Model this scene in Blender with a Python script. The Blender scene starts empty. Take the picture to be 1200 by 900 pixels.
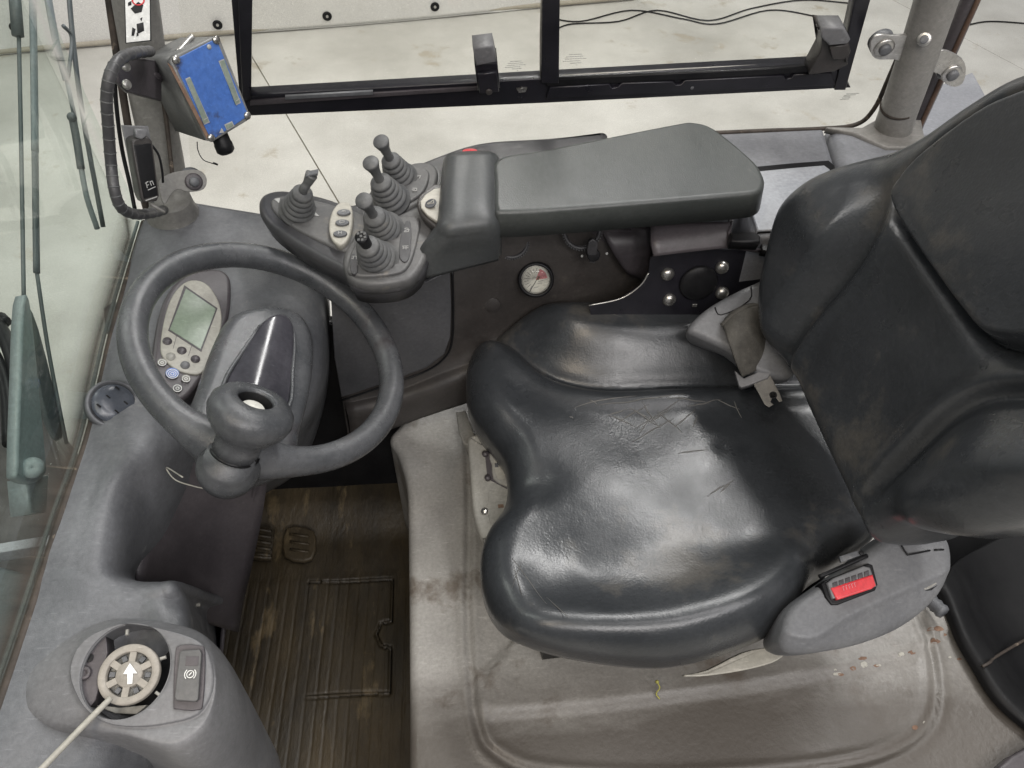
import bpy, math, random
import numpy as np
from mathutils import Vector
random.seed(4)
sc = bpy.context.scene
# ------------------------------------------------------------------ camera
F = 880.0
PITCH, YAW, ROLL = math.radians(50), math.radians(-5.5), math.radians(-1.5)
CAM = np.array([0, 0, 1.47])
_f = np.array([math.sin(-YAW)*math.cos(PITCH), math.cos(YAW)*math.cos(PITCH), -math.sin(PITCH)])
_r = np.array([math.cos(YAW), math.sin(YAW), 0.])
_u = np.cross(_r, _f)
CR = _r*math.cos(ROLL) - _u*math.sin(ROLL)
CU = _r*math.sin(ROLL) + _u*math.cos(ROLL)
cd = bpy.data.cameras.new('camera'); cam = bpy.data.objects.new('camera', cd); sc.collection.objects.link(cam)
from mathutils import Matrix
cam.matrix_world = Matrix(((CR[0], CU[0], -_f[0], CAM[0]), (CR[1], CU[1], -_f[1], CAM[1]), (CR[2], CU[2], -_f[2], CAM[2]), (0, 0, 0, 1)))
cd.sensor_width = 36; cd.lens = F*36/1200; cd.clip_start = .02; cd.clip_end = 100
sc.camera = cam
# ------------------------------------------------------------------ world, hall lamps and one added fill lamp
w = bpy.data.worlds.new('World'); sc.world = w; w.use_nodes = True
w.node_tree.nodes['Background'].inputs[0].default_value = (.98, .985, 1.0, 1)
w.node_tree.nodes['Background'].inputs[1].default_value = .225
sc.view_settings.view_transform = 'Standard'; sc.view_settings.look = 'None'; sc.view_settings.exposure = 0.0
sc.cycles.max_bounces = 6; sc.cycles.transparent_max_bounces = 12
def lamp(name, loc, target, sx, sy, power, col):
    l = bpy.data.lights.new(name, 'AREA'); l.shape = 'RECTANGLE'; l.size = sx; l.size_y = sy; l.energy = power; l.color = col
    o = bpy.data.objects.new(name, l); sc.collection.objects.link(o); o.location = loc
    o.rotation_euler = (Vector(target)-Vector(loc)).to_track_quat('-Z', 'Y').to_euler()
    return o
lamp('hall_or_fill_lamp', (1.0, 4.2, 4.6), (0, 3.8, 0), 7.0, .5, 295, (1, .99, .97))
lamp('hall_or_fill_lamp', (.3, -3.0, 4.6), (.3, -2.8, 0), 4.0, .5, 60, (1, .98, .96))  # added fill lamp: brightens the near floor and fills from below
lamp('hall_or_fill_lamp', (-1.3, -1.4, 3.9), (-.1, .6, .4), .3, 1.1, 24, (1, .84, .64))
lamp('hall_or_fill_lamp', (-1.1, -.2, 4.1), (-.1, .6, .4), .3, 1.1, 22, (1, .93, .84))
lamp('hall_or_fill_lamp', (.5, -2.0, 3.9), (.1, .6, .4), .3, 1.3, 24, (1, .97, .95))
lamp('hall_or_fill_lamp', (.6, -2.7, 3.4), (.3, .6, .5), 3.2, .45, 46, (1, .95, .93))
lamp('hall_or_fill_lamp', (2.2, -2.2, 3.4), (.4, .5, .7), 1.6, .2, 16, (.96, .97, 1))
lamp('hall_or_fill_lamp', (1.9, -.9, 4.2), (.2, .6, .4), .4, 3.4, 50, (1, .97, .97))
lamp('hall_or_fill_lamp', (-3.2, 2.6, 4.4), (-.2, .8, .4), .4, 3.4, 60, (1, .98, .95))
# ------------------------------------------------------------------ pixel to place: a point at a known height, depth plane ...
def ray(px, py): return CR*(px-600)/F + CU*(450-py)/F + _f
def P(px, py, z): d = ray(px, py); return CAM + d*(z-CAM[2])/d[2]
def PX(px, py, x): d = ray(px, py); return CAM + d*(x-CAM[0])/d[0]
def PY(px, py, y): d = ray(px, py); return CAM + d*(y-CAM[1])/d[1]
def PL(px, py, O, N):
    d = ray(px, py); return CAM + d*(np.dot(np.asarray(O)-CAM, N)/np.dot(d, N))
SN = np.array([0, 1, .2]); SO = np.array([0, 1.19, .75]); SN = SN/np.linalg.norm(SN)
def PS(px, py, off=0.0): return PL(px, py, SO - SN*off, SN)
def unit(v): v = np.asarray(v, float); return v/np.linalg.norm(v)
# ------------------------------------------------------------------ materials
MATS = {}
def mat(name, c1, c2=None, scale=8, rough=.5, rvar=.1, bump=.1, bscale=300, metal=0, detail=6, c3=None, s3=40, t3=.62, coat=0, spec=.5, bdist=.001, aniso=(1, 1, 1), grain=.16):
    m = bpy.data.materials.new(name); m.use_nodes = True; nt = m.node_tree; N = nt.nodes; L = nt.links
    b = N['Principled BSDF']; b.inputs['Metallic'].default_value = metal; b.inputs['Specular IOR Level'].default_value = spec
    b.inputs['Coat Weight'].default_value = coat; b.inputs['Coat Roughness'].default_value = .25
    tc = N.new('ShaderNodeTexCoord'); mp = N.new('ShaderNodeMapping'); mp.inputs['Scale'].default_value = aniso
    L.new(tc.outputs['Object'], mp.inputs[0])
    def noise(s, d=6, r=.6):
        n = N.new('ShaderNodeTexNoise'); n.inputs['Scale'].default_value = s; n.inputs['Detail'].default_value = d; n.inputs['Roughness'].default_value = r
        L.new(mp.outputs[0], n.inputs['Vector']); return n
    n1 = noise(scale, detail)
    cr = N.new('ShaderNodeValToRGB'); cr.color_ramp.elements[0].position = .32; cr.color_ramp.elements[1].position = .7
    cr.color_ramp.elements[0].color = (*c1, 1); cr.color_ramp.elements[1].color = (*(c2 or c1), 1)
    L.new(n1.outputs[0], cr.inputs[0]); out = cr.outputs[0]
    if c3:
        n3 = noise(s3, 8, .65); r3 = N.new('ShaderNodeValToRGB'); r3.color_ramp.elements[0].position = t3; r3.color_ramp.elements[1].position = t3+.08
        mx = N.new('ShaderNodeMixRGB'); L.new(n3.outputs[0], r3.inputs[0]); L.new(r3.outputs[0], mx.inputs[0]); L.new(out, mx.inputs[1])
        mx.inputs[2].default_value = (*c3, 1); out = mx.outputs[0]
    if grain:
        ng = noise(170, 5, .7); g1 = N.new('ShaderNodeMapRange'); g1.inputs[1].default_value = .3; g1.inputs[2].default_value = .7; g1.inputs[3].default_value = 1-grain; g1.inputs[4].default_value = 1+grain; L.new(ng.outputs[0], g1.inputs[0])
        ms = N.new('ShaderNodeMapping'); ms.inputs['Scale'].default_value = (9, 60, 30); ms.inputs['Rotation'].default_value = (.3, .5, .7); L.new(tc.outputs['Object'], ms.inputs[0])
        ns = N.new('ShaderNodeTexNoise'); ns.inputs['Scale'].default_value = 6; ns.inputs['Detail'].default_value = 5; L.new(ms.outputs[0], ns.inputs['Vector'])
        s1 = N.new('ShaderNodeMapRange'); s1.inputs[1].default_value = .62; s1.inputs[2].default_value = .75; s1.inputs[3].default_value = 0; s1.inputs[4].default_value = grain*2.2; L.new(ns.outputs[0], s1.inputs[0])
        sm = N.new('ShaderNodeMath'); sm.operation = 'ADD'; L.new(g1.outputs[0], sm.inputs[0]); L.new(s1.outputs[0], sm.inputs[1])
        vm = N.new('ShaderNodeVectorMath'); vm.operation = 'SCALE'; L.new(out, vm.inputs[0]); L.new(sm.outputs[0], vm.inputs['Scale']); out = vm.outputs[0]
    L.new(out, b.inputs['Base Color'])
    nr = noise(scale*2.3, 4); mr = N.new('ShaderNodeMapRange'); mr.inputs[1].default_value = .3; mr.inputs[2].default_value = .7
    mr.inputs[3].default_value = max(0.02, rough-rvar); mr.inputs[4].default_value = min(1, rough+rvar)
    L.new(nr.outputs[0], mr.inputs[0]); L.new(mr.outputs[0], b.inputs['Roughness'])
    if bump:
        nb = noise(bscale, 3); bp = N.new('ShaderNodeBump'); bp.inputs['Strength'].default_value = bump; bp.inputs['Distance'].default_value = bdist
        L.new(nb.outputs[0], bp.inputs['Height']); L.new(bp.outputs[0], b.inputs['Normal'])
    MATS[name] = m; return m
def M(n): return MATS[n]
mat('dash', (.068, .071, .077), (.148, .151, .160), 8, .46, .12, .4, 700, detail=10, c3=(.24, .235, .225), s3=10, t3=.60)
mat('dash_brown', (.038, .033, .037), (.08, .071, .076), 6, .42, .1, .25, 900)
mat('dark', (.028, .025, .024), (.052, .047, .044), 9, .42, .1, .2, 900, c3=(.06, .052, .045), s3=22, t3=.66)
mat('black', (.006, .006, .007), (.014, .014, .015), 12, .4, .1, .1, 600)
mat('gloss', (.03, .03, .036), (.055, .053, .062), 10, .16, .05, .0)
mat('frame', (.008, .008, .011), (.014, .013, .018), 20, .35, .08, .05, 300, c3=(.04, .038, .04), s3=60, t3=.7)
mat('wheel', (.042, .045, .049), (.088, .090, .095), 13, .25, .12, .4, 800, detail=10, c3=(.045, .040, .042), s3=7, t3=.55)
mat('pad', (.029, .033, .032), (.054, .058, .055), 6, .38, .10, .3, 900, detail=10, c3=(.12, .118, .11), s3=16, t3=.64, aniso=(1, .35, 1))
mat('far', (.15, .155, .17), (.22, .225, .24), 6, .45, .1, .2, 900)
mat('lid', (.27, .285, .31), (.34, .35, .375), 9, .4, .1, .15, 700)
mat('shell', (.11, .11, .115), (.17, .17, .175), 7, .48, .1, .2, 900)
mat('belthouse', (.105, .108, .116), (.155, .157, .162), 9, .5, .08, .2, 800)
mat('deck', (.195, .187, .172), (.325, .314, .293), 4, .44, .13, .35, 120, c3=(.135, .115, .095), s3=6, t3=.56, bdist=.002)
def grime(name, col, lo, hi, axis, nscale=9, amt=.85):
    m = M(name); nt = m.node_tree; N = nt.nodes; L = nt.links; b = N['Principled BSDF']; src = b.inputs['Base Color'].links[0].from_socket
    g = N.new('ShaderNodeNewGeometry'); sx = N.new('ShaderNodeSeparateXYZ'); L.new(g.outputs['Position'], sx.inputs[0])
    n = N.new('ShaderNodeTexNoise'); n.inputs['Scale'].default_value = nscale; n.inputs['Detail'].default_value = 9; n.inputs['Roughness'].default_value = .65
    mp = N.new('ShaderNodeMapping'); mp.inputs['Scale'].default_value = (.45, 1.3, 1); L.new(g.outputs['Position'], mp.inputs[0]); L.new(mp.outputs[0], n.inputs['Vector'])
    mr = N.new('ShaderNodeMapRange'); mr.inputs[1].default_value = lo; mr.inputs[2].default_value = hi; L.new(sx.outputs[axis], mr.inputs[0])
    ad = N.new('ShaderNodeMath'); ad.operation = 'ADD'; L.new(mr.outputs[0], ad.inputs[0]); L.new(n.outputs[0], ad.inputs[1])
    m2 = N.new('ShaderNodeMapRange'); m2.inputs[1].default_value = .72; m2.inputs[2].default_value = 1.34; m2.inputs[4].default_value = amt; L.new(ad.outputs[0], m2.inputs[0])
    mx = N.new('ShaderNodeMixRGB'); L.new(m2.outputs[0], mx.inputs[0]); L.new(src, mx.inputs[1]); mx.inputs[2].default_value = (*col, 1); L.new(mx.outputs[0], b.inputs['Base Color'])
grime('deck', (.06, .05, .041), .46, .28, 1, 7, .88)
mat('pillar', (.15, .145, .136), (.25, .242, .226), 7, .5, .1, .2, 200, c3=(.16, .12, .09), s3=12, t3=.68)
mat('steel', (.42, .41, .39), (.55, .54, .52), 30, .35, .12, .1, 300, metal=.8)
mat('zinc', (.35, .34, .32), (.5, .49, .47), 30, .3, .1, .1, 300, metal=.9)
mat('cream', (.29, .28, .245), (.375, .36, .315), 12, .5, .1, .1, 500, c3=(.33, .30, .25), s3=25, t3=.66)
mat('greyplas', (.23, .225, .205), (.32, .31, .28), 12, .45, .1, .2, 500, c3=(.2, .18, .16), s3=20, t3=.66)
mat('hubdisc', (.24, .22, .19), (.31, .285, .25), 12, .55, .1, .2, 500, c3=(.22, .19, .16), s3=30, t3=.66)
mat('boot', (.065, .067, .07), (.115, .115, .112), 30, .55, .1, .3, 900, c3=(.14, .13, .115), s3=50, t3=.62)
mat('plate', (.075, .075, .076), (.11, .108, .106), 14, .5, .1, .2, 900, c3=(.16, .145, .125), s3=18, t3=.62)
mat('white', (.72, .72, .70), None, 10, .5, .1, 0)
mat('mark', (.34, .34, .33), None, 10, .5, .1, 0)
mat('glassmark', (.3, .3, .28), None, 10, .6, .1, 0)
mat('red', (.55, .03, .04), (.68, .06, .07), 20, .35, .1, .1, 400)
mat('redpale', (.62, .22, .24), None, 20, .5, .1, 0)
mat('blue', (.04, .11, .36), (.085, .18, .47), 14, .38, .1, .1, 400, c3=(.045, .05, .085), s3=12, t3=.545)
mat('bluebtn', (.12, .2, .5), (.15, .24, .56), 20, .35, .1, 0)
mat('led', (.17, .21, .18), (.24, .27, .23), 60, .4, .1, 0)
mat('lcd', (.17, .215, .16), (.22, .265, .205), 9, .32, .05, 0)
mat('boxbody', (.13, .135, .135), (.22, .22, .215), 15, .4, .1, .15, 500, c3=(.2, .09, .06), s3=10, t3=.62)
mat('rust', (.12, .065, .042), (.22, .14, .095), 40, .8, .1, .4, 200)
mat('webbing', (.05, .047, .041), (.085, .08, .07), 60, .8, .1, .8, 700)
mat('conduit', (.035, .035, .038), (.06, .058, .06), 30, .45, .1, .2, 300)
mat('wiper', (.17, .205, .215), (.22, .25, .26), 12, .5, .1, .1, 300)
mat('wiperdark', (.06, .075, .08), (.10, .115, .12), 12, .5, .1, .1, 300)
mat('mat', (.020, .016, .010), (.068, .050, .026), 11, .56, .14, .7, 90, c3=(.125, .092, .048), s3=20, t3=.58, bdist=.003, aniso=(1, .35, 1))
mat('gasket', (.02, .016, .013), (.06, .045, .035), 30, .7, .1, .4, 200, c3=(.2, .16, .12), s3=50, t3=.6)
mat('tarp', (.68, .675, .65), (.76, .755, .73), 2, .5, .1, .1, 20)
mat('joint', (.36, .33, .27), (.42, .39, .32), 8, .9, .05, .1, 50)
mat('concrete', (.43, .42, .385), (.63, .62, .58), 1.7, .5, .14, .25, 12, detail=14, c3=(.42, .385, .32), s3=4.5, t3=.60)
mat('far_dark', (.045, .046, .05), (.085, .085, .09), 5, .38, .1, .2, 900)
mat('dark_p', (.03, .03, .033), (.055, .054, .056), 8, .38, .1, .2, 900)
mat('pad_dark', (.035, .038, .04), (.055, .058, .058), 6, .42, .08, .2, 1200)
mat('cream2', (.62, .61, .55), (.7, .69, .64), 12, .5, .1, 0)
mat('orange', (.7, .32, .12), None, 12, .5, .1, 0)
mat('rustdark', (.07, .04, .028), (.13, .08, .055), 40, .8, .1, .3, 200)
mat('shell_dark', (.036, .032, .030), (.066, .059, .055), 8, .42, .1, .3, 800, c3=(.085, .075, .066), s3=14, t3=.62)
mat('tongue', (.12, .115, .105), (.2, .19, .175), 20, .35, .1, .2, 300, metal=.7)
mat('rust2', (.16, .10, .07), (.22, .15, .11), 40, .7, .1, .2, 200)
mat('black_s', (.004, .004, .0045), (.009, .009, .0095), 8, .5, .1, .2, 700)
mat('plant', (.35, .33, .08), None, 30, .7, .1, 0)

def leather(name, c1, c2):
    m = mat(name, c1, c2, 5, .32, .10, 0, c3=(.066, .063, .058), s3=5, t3=.56, coat=.22)
    nt = m.node_tree; N = nt.nodes; L = nt.links; b = N['Principled BSDF']; tc = [n for n in N if n.type == 'TEX_COORD'][0]
    v = N.new('ShaderNodeTexVoronoi'); v.inputs['Scale'].default_value = 330; L.new(tc.outputs['Object'], v.inputs['Vector'])
    n2 = N.new('ShaderNodeTexNoise'); n2.inputs['Scale'].default_value = 34; n2.inputs['Detail'].default_value = 7; n2.inputs['Distortion'].default_value = 2.2
    L.new(tc.outputs['Object'], n2.inputs['Vector'])
    wv = N.new('ShaderNodeMapRange'); wv.inputs[1].default_value = .46; wv.inputs[2].default_value = .54; L.new(n2.outputs[0], wv.inputs[0])
    n3 = N.new('ShaderNodeTexNoise'); n3.inputs['Scale'].default_value = 14; n3.inputs['Detail'].default_value = 2; L.new(tc.outputs['Object'], n3.inputs['Vector'])
    b1 = N.new('ShaderNodeBump'); b1.inputs['Strength'].default_value = .20; b1.inputs['Distance'].default_value = .0006; L.new(v.outputs[0], b1.inputs['Height'])
    b2 = N.new('ShaderNodeBump'); b2.inputs['Strength'].default_value = .07; b2.inputs['Distance'].default_value = .0012; L.new(wv.outputs[0], b2.inputs['Height']); L.new(b1.outputs[0], b2.inputs['Normal'])
    b3 = N.new('ShaderNodeBump'); b3.inputs['Strength'].default_value = .35; b3.inputs['Distance'].default_value = .004; L.new(n3.outputs[0], b3.inputs['Height']); L.new(b2.outputs[0], b3.inputs['Normal'])
    L.new(b3.outputs[0], b.inputs['Normal']); return m
leather('leather', (.021, .0235, .0265), (.038, .041, .045)); mat('leather_worn', (.075, .074, .07), (.12, .115, .108), 30, .5, .1, 0)

def glass(name, tint, k=1.0):
    m = bpy.data.materials.new(name); m.use_nodes = True; nt = m.node_tree; N = nt.nodes; L = nt.links; N.clear()
    o = N.new('ShaderNodeOutputMaterial'); t = N.new('ShaderNodeBsdfTransparent'); t.inputs[0].default_value = (*tint, 1)
    g = N.new('ShaderNodeBsdfGlossy'); g.inputs['Roughness'].default_value = .02; lw = N.new('ShaderNodeLayerWeight'); lw.inputs[0].default_value = .5; fr = N.new('ShaderNodeMath'); fr.operation = 'POWER'; fr.inputs[1].default_value = 5.0; L.new(lw.outputs['Facing'], fr.inputs[0])
    mu = N.new('ShaderNodeMath'); mu.operation = 'MULTIPLY_ADD'; mu.inputs[1].default_value = k*.9; mu.inputs[2].default_value = k*.035
    mx = N.new('ShaderNodeMixShader'); L.new(fr.outputs[0], mu.inputs[0]); L.new(mu.outputs[0], mx.inputs[0]); L.new(t.outputs[0], mx.inputs[1]); L.new(g.outputs[0], mx.inputs[2]); L.new(mx.outputs[0], o.inputs[0])
    MATS[name] = m
glass('glass_wind', (.91, .95, .925)); glass('glass_side', (.985, .985, .975), .6)
# ------------------------------------------------------------------ object helpers
ROOTS = []
def thing(name, label, cat, group=None):
    o = bpy.data.objects.new(name, None); sc.collection.objects.link(o); o.empty_display_size = .05
    o['label'] = label; o['category'] = cat
    if group: o['group'] = group
    ROOTS.append(o); return o
def tag(o, label, cat, group=None):
    o['label'] = label; o['category'] = cat
    if group: o['group'] = group
    return o
def struct(o, kind='structure', label=None):
    o['kind'] = kind
    if label: o['label'] = label
    return o
def mk(name, verts, faces, m, parent=None, smooth=True, mods=()):
    me = bpy.data.meshes.new(name); me.from_pydata([tuple(map(float, v)) for v in verts], [], [tuple(map(int, f)) for f in faces]); me.validate(); me.update()
    if isinstance(m, str): m = M(m)
    me.materials.append(m)
    if not mods:
        import bmesh
        bm = bmesh.new(); bm.from_mesh(me); bmesh.ops.recalc_face_normals(bm, faces=bm.faces); bm.to_mesh(me); bm.free()
    if smooth: me.shade_smooth() if hasattr(me, 'shade_smooth') else [setattr(p, 'use_smooth', True) for p in me.polygons]
    o = bpy.data.objects.new(name, me); sc.collection.objects.link(o)
    if parent is not None: o.parent = parent
    else: ROOTS.append(o)
    for t, kw in mods:
        md = o.modifiers.new(t, t)
        for k, v in kw.items(): setattr(md, k, v)
    return o
class MB:
    def __init__(s): s.v = []; s.f = []
    def add(s, v, f):
        n = len(s.v); s.v += [tuple(map(float, q)) for q in v]; s.f += [tuple(i+n for i in g) for g in f]; return s
    def build(s, name, m, parent=None, smooth=True, mods=()): return mk(name, s.v, s.f, m, parent, smooth, mods)
def catmull(pts, k, closed=False):
    p = np.asarray(pts, float); n = len(p)
    if n < 3 and not closed: 
        t = np.linspace(0, 1, k*(n-1)+1).reshape((-1,)+(1,)*(p.ndim-1)); return p[0]*(1-t)+p[-1]*t
    out = []
    for i in range(n if closed else n-1):
        if closed: a, b, c, d = p[(i-1) % n], p[i], p[(i+1) % n], p[(i+2) % n]
        else:
            b, c = p[i], p[i+1]; a = p[i-1] if i > 0 else 2*b-c; d = p[i+2] if i+2 < n else 2*c-b
        t = (np.arange(k)/k).reshape((-1,)+(1,)*(p.ndim-1))
        out.append(.5*((2*b)+(-a+c)*t+(2*a-5*b+4*c-d)*t**2+(-a+3*b-3*c+d)*t**3))
    out = np.concatenate(out)
    if not closed: out = np.concatenate([out, p[-1:]])
    return out
def resample(p, n):
    q = np.concatenate([p, p[:1]]); s = np.concatenate([[0], np.cumsum(np.linalg.norm(np.diff(q, axis=0), axis=1))])
    t = np.linspace(0, s[-1], n, endpoint=False); return np.stack([np.interp(t, s, q[:, i]) for i in range(q.shape[1])], 1)
def gridfaces(m, n, cu=False, cv=False):
    f = []
    for i in range(m if cu else m-1):
        for j in range(n if cv else n-1):
            a, b = i*n+j, i*n+(j+1) % n; c, d = ((i+1) % m)*n+(j+1) % n, ((i+1) % m)*n+j
            f.append((a, b, c, d))
    return f
def loft(name, rows, m, parent=None, ku=6, kv=6, thick=0, cu=False, cv=False, flip=False, label=None):
    g = catmull(np.asarray(rows, float), ku, cu); g = catmull(g.transpose(1, 0, 2), kv, cv).transpose(1, 0, 2)
    mm, nn = g.shape[:2]; f = gridfaces(mm, nn, cu, cv)
    if flip: f = [t[::-1] for t in f]
    mods = [('SOLIDIFY', dict(thickness=thick, offset=-1))] if thick else []
    return mk(name, g.reshape(-1, 3), f, m, parent, True, mods)
def frames(path):
    d = np.gradient(path, axis=0); d /= np.linalg.norm(d, axis=1)[:, None]+1e-12
    up = np.array([0, 0, 1.]) if abs(d[0][2]) < .9 else np.array([1., 0, 0]); A = []; a = up-d[0]*np.dot(up, d[0]); a /= np.linalg.norm(a)
    for t in d:
        a = a-t*np.dot(a, t); a /= np.linalg.norm(a); A.append(a.copy())
    A = np.array(A); return d, A, np.cross(d, A)
def tubevf(pts, r, n=12, k=6, flat=1.0, closed=False, caps=True):
    path = catmull(pts, k, closed) if k > 1 else np.asarray(pts, float)
    L = len(path); rr = np.interp(np.linspace(0, 1, L), np.linspace(0, 1, len(r)), r) if hasattr(r, '__len__') else np.full(L, r)
    d, A, B = frames(path); th = np.linspace(0, 2*np.pi, n, endpoint=False)
    v = path[:, None]+rr[:, None, None]*(np.cos(th)[None, :, None]*A[:, None]+flat*np.sin(th)[None, :, None]*B[:, None])
    f = gridfaces(L, n, closed, True)
    if caps and not closed: f += [tuple(range(n))[::-1], tuple(range((L-1)*n, L*n))]
    return v.reshape(-1, 3), f
def tube(name, pts, r, m, parent=None, **k): v, f = tubevf(pts, r, **k); return mk(name, v, f, m, parent)
def lathevf(prof, O, ax, n=32, ref=None, caps=True):
    ax = unit(ax); ref = np.array([1., 0, 0]) if ref is None else np.asarray(ref, float)
    if abs(np.dot(unit(ref), ax)) > .95: ref = np.array([0, 1., 0])
    a = unit(ref-ax*np.dot(ref, ax)); b = np.cross(ax, a); th = np.linspace(0, 2*np.pi, n, endpoint=False)
    v = []
    for r, h in prof: v += [np.asarray(O)+ax*h+r*(np.cos(t)*a+np.sin(t)*b) for t in th]
    f = gridfaces(len(prof), n, False, True)
    if caps and prof[0][0] > 1e-6: f.append(tuple(range(n))[::-1])
    if caps and prof[-1][0] > 1e-6: f.append(tuple(range((len(prof)-1)*n, len(prof)*n)))
    return v, f
def lathe(name, prof, O, ax, m, parent=None, n=32, smooth=True, mods=(), caps=True):
    v, f = lathevf(prof, O, ax, n, caps=caps); return mk(name, v, f, m, parent, smooth, mods)
def rod(name, O, ax, r, h, m, parent=None, b=.15, n=24):
    e = min(b*r, h*.45); return lathe(name, [(r*.98, 0), (r, e*.3), (r, h-e), (r-e*.3, h-e*.3), (r-e, h), (0, h)], O, ax, m, parent, n)
def slabvf(outline, nrm, thick, bevel=.003, k=0, taper=0.0, segs=4, n=None):
    """solid prism: outline is the upper rim, the body goes against nrm; the upper edge is rounded inward"""
    p = np.asarray(outline, float); nrm = unit(nrm)
    if k: p = catmull(p, k, True)
    if n: p = resample(p, n)
    c = p.mean(0); e1 = unit(np.cross(nrm, [0, 0, 1.]) if abs(nrm[2]) < .9 else np.cross(nrm, [0, 1., 0])); e2 = np.cross(nrm, e1)
    q = np.stack([(p-c)@e1, (p-c)@e2], 1); hgt = (p-c)@nrm
    area = .5*np.sum(q[:, 0]*np.roll(q[:, 1], -1)-np.roll(q[:, 0], -1)*q[:, 1])
    if area < 0: q = q[::-1]; hgt = hgt[::-1]
    t1 = np.roll(q, -1, 0)-q; t0 = q-np.roll(q, 1, 0); t1 /= np.linalg.norm(t1, axis=1)[:, None]+1e-9; t0 /= np.linalg.norm(t0, axis=1)[:, None]+1e-9
    n1 = np.stack([-t1[:, 1], t1[:, 0]], 1); n0 = np.stack([-t0[:, 1], t0[:, 0]], 1); nn = n1+n0; l = np.linalg.norm(nn, axis=1)[:, None]; nn = nn/np.maximum(l, .5)/np.maximum(l/2, .6)
    rings = [(taper, -thick)]+[(bevel*(1-math.cos(a)), -bevel*(1-math.sin(a))) for a in np.linspace(0, math.pi/2, segs+1)]
    V = []; N = len(q)
    for ins, h in rings:
        r = q+nn*ins; V += [c+e1*x+e2*y+nrm*(h+hh) for (x, y), hh in zip(r, hgt)]
    f = gridfaces(len(rings), N, False, True); f.append(tuple(range(N))[::-1]); f.append(tuple(range((len(rings)-1)*N, len(rings)*N)))
    return V, f
def slab(name, outline, nrm, thick, m, parent=None, bevel=.003, smooth=True, **k):
    v, f = slabvf(outline, nrm, thick, bevel, **k); o = mk(name, v, f, m, parent, smooth)
    if smooth:
        for pl in o.data.polygons:
            if len(pl.vertices) > 4: pl.use_smooth = False
    return o
def boxvf(O, ux, uy, uz, sx, sy, sz, b=.002):
    ux, uy, uz = unit(ux), unit(uy), unit(uz); O = np.asarray(O, float)
    pts = [O+ux*sx*a/2+uy*sy*c/2+uz*sz/2 for a, c in ((-1, -1), (1, -1), (1, 1), (-1, 1))]
    return slabvf(pts, uz, sz, min(b, sz*.4))
def box(name, O, ux, uy, uz, sx, sy, sz, m, parent=None, b=.002):
    v, f = boxvf(O, ux, uy, uz, sx, sy, sz, b); return mk(name, v, f, m, parent, False)
def distpoly(x, y, poly, closed=False):
    """distance to a polyline and side (+ = left of its direction)"""
    a = np.asarray(poly, float); b = np.roll(a, -1, 0) if closed else a[1:]; a = a if closed else a[:-1]
    best = np.full(x.shape, 1e9); side = np.zeros(x.shape)
    for (ax, ay), (bx, by) in zip(a, b):
        dx, dy = bx-ax, by-ay; l = dx*dx+dy*dy+1e-12; t = np.clip(((x-ax)*dx+(y-ay)*dy)/l, 0, 1)
        ex, ey = x-ax-t*dx, y-ay-t*dy; d = np.hypot(ex, ey); s = np.sign(dx*(y-ay)-dy*(x-ax)); k = d < best-1e-9
        best = np.where(k, d, best); side = np.where(k, s, side)
    return best, side
def sstep(t): t = np.clip(t, 0, 1); return t*t*(3-2*t)
def ridge(x, y, poly, wd, h): d, _ = distpoly(x, y, poly); return h*np.exp(-(d/wd)**2)
def pad(name, O, U, V, outline, h, R, T, m, parent=None, nr=60, na=260, tuck=.02, center=None, wfun=None):
    U, V = unit(U), unit(V); W = np.cross(U, V); o = resample(catmull(outline, 8, True), na)
    c = o.mean(0) if center is None else np.asarray(center); t = np.sin(np.linspace(0, 1, nr+1)[1:]*np.pi/2)
    G = c+t[:, None, None]*(o-c)[None]; x, y = G[..., 0], G[..., 1]
    d, _ = distpoly(x, y, o, True); d[-1] = 0
    k = np.clip(1-d/R, 0, 1); z = h(x, y)-R*(1-np.sqrt(np.maximum(0, 1-k*k)))
    ed = z[-1]; inn = (c-o)/np.linalg.norm(c-o, axis=1)[:, None]
    rings = [np.dstack([x, y, z])]
    for a, b in ((0.0, .25), (.15, .5), (.5, .8), (1, 1.0)):
        q = o+inn*tuck*a; rings.append(np.dstack([q[None, :, 0], q[None, :, 1], (ed-T*b)[None]]))
    A = np.concatenate(rings); cz = h(np.array([c[0]]), np.array([c[1]]))[0]
    v = [np.asarray(O)+U*c[0]+V*c[1]+W*cz]+list((np.asarray(O)+A[..., 0:1]*U+A[..., 1:2]*V+A[..., 2:3]*W).reshape(-1, 3))
    n = na; f = [(0, 1+j, 1+(j+1) % n) for j in range(n)]+[tuple(1+i for i in g) for g in gridfaces(A.shape[0], n, False, True)]
    f.append(tuple(range(1+(A.shape[0]-1)*n, 1+A.shape[0]*n))[::-1])
    return mk(name, v, f, m, parent)
def L2(pxs, O, U, V):
    """pixel list -> coordinates in the plane (O,U,V)"""
    U, V = unit(U), unit(V); W = np.cross(U, V); return [((PL(a, b, O, W)-O)@U, (PL(a, b, O, W)-O)@V) for a, b in pxs]
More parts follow.
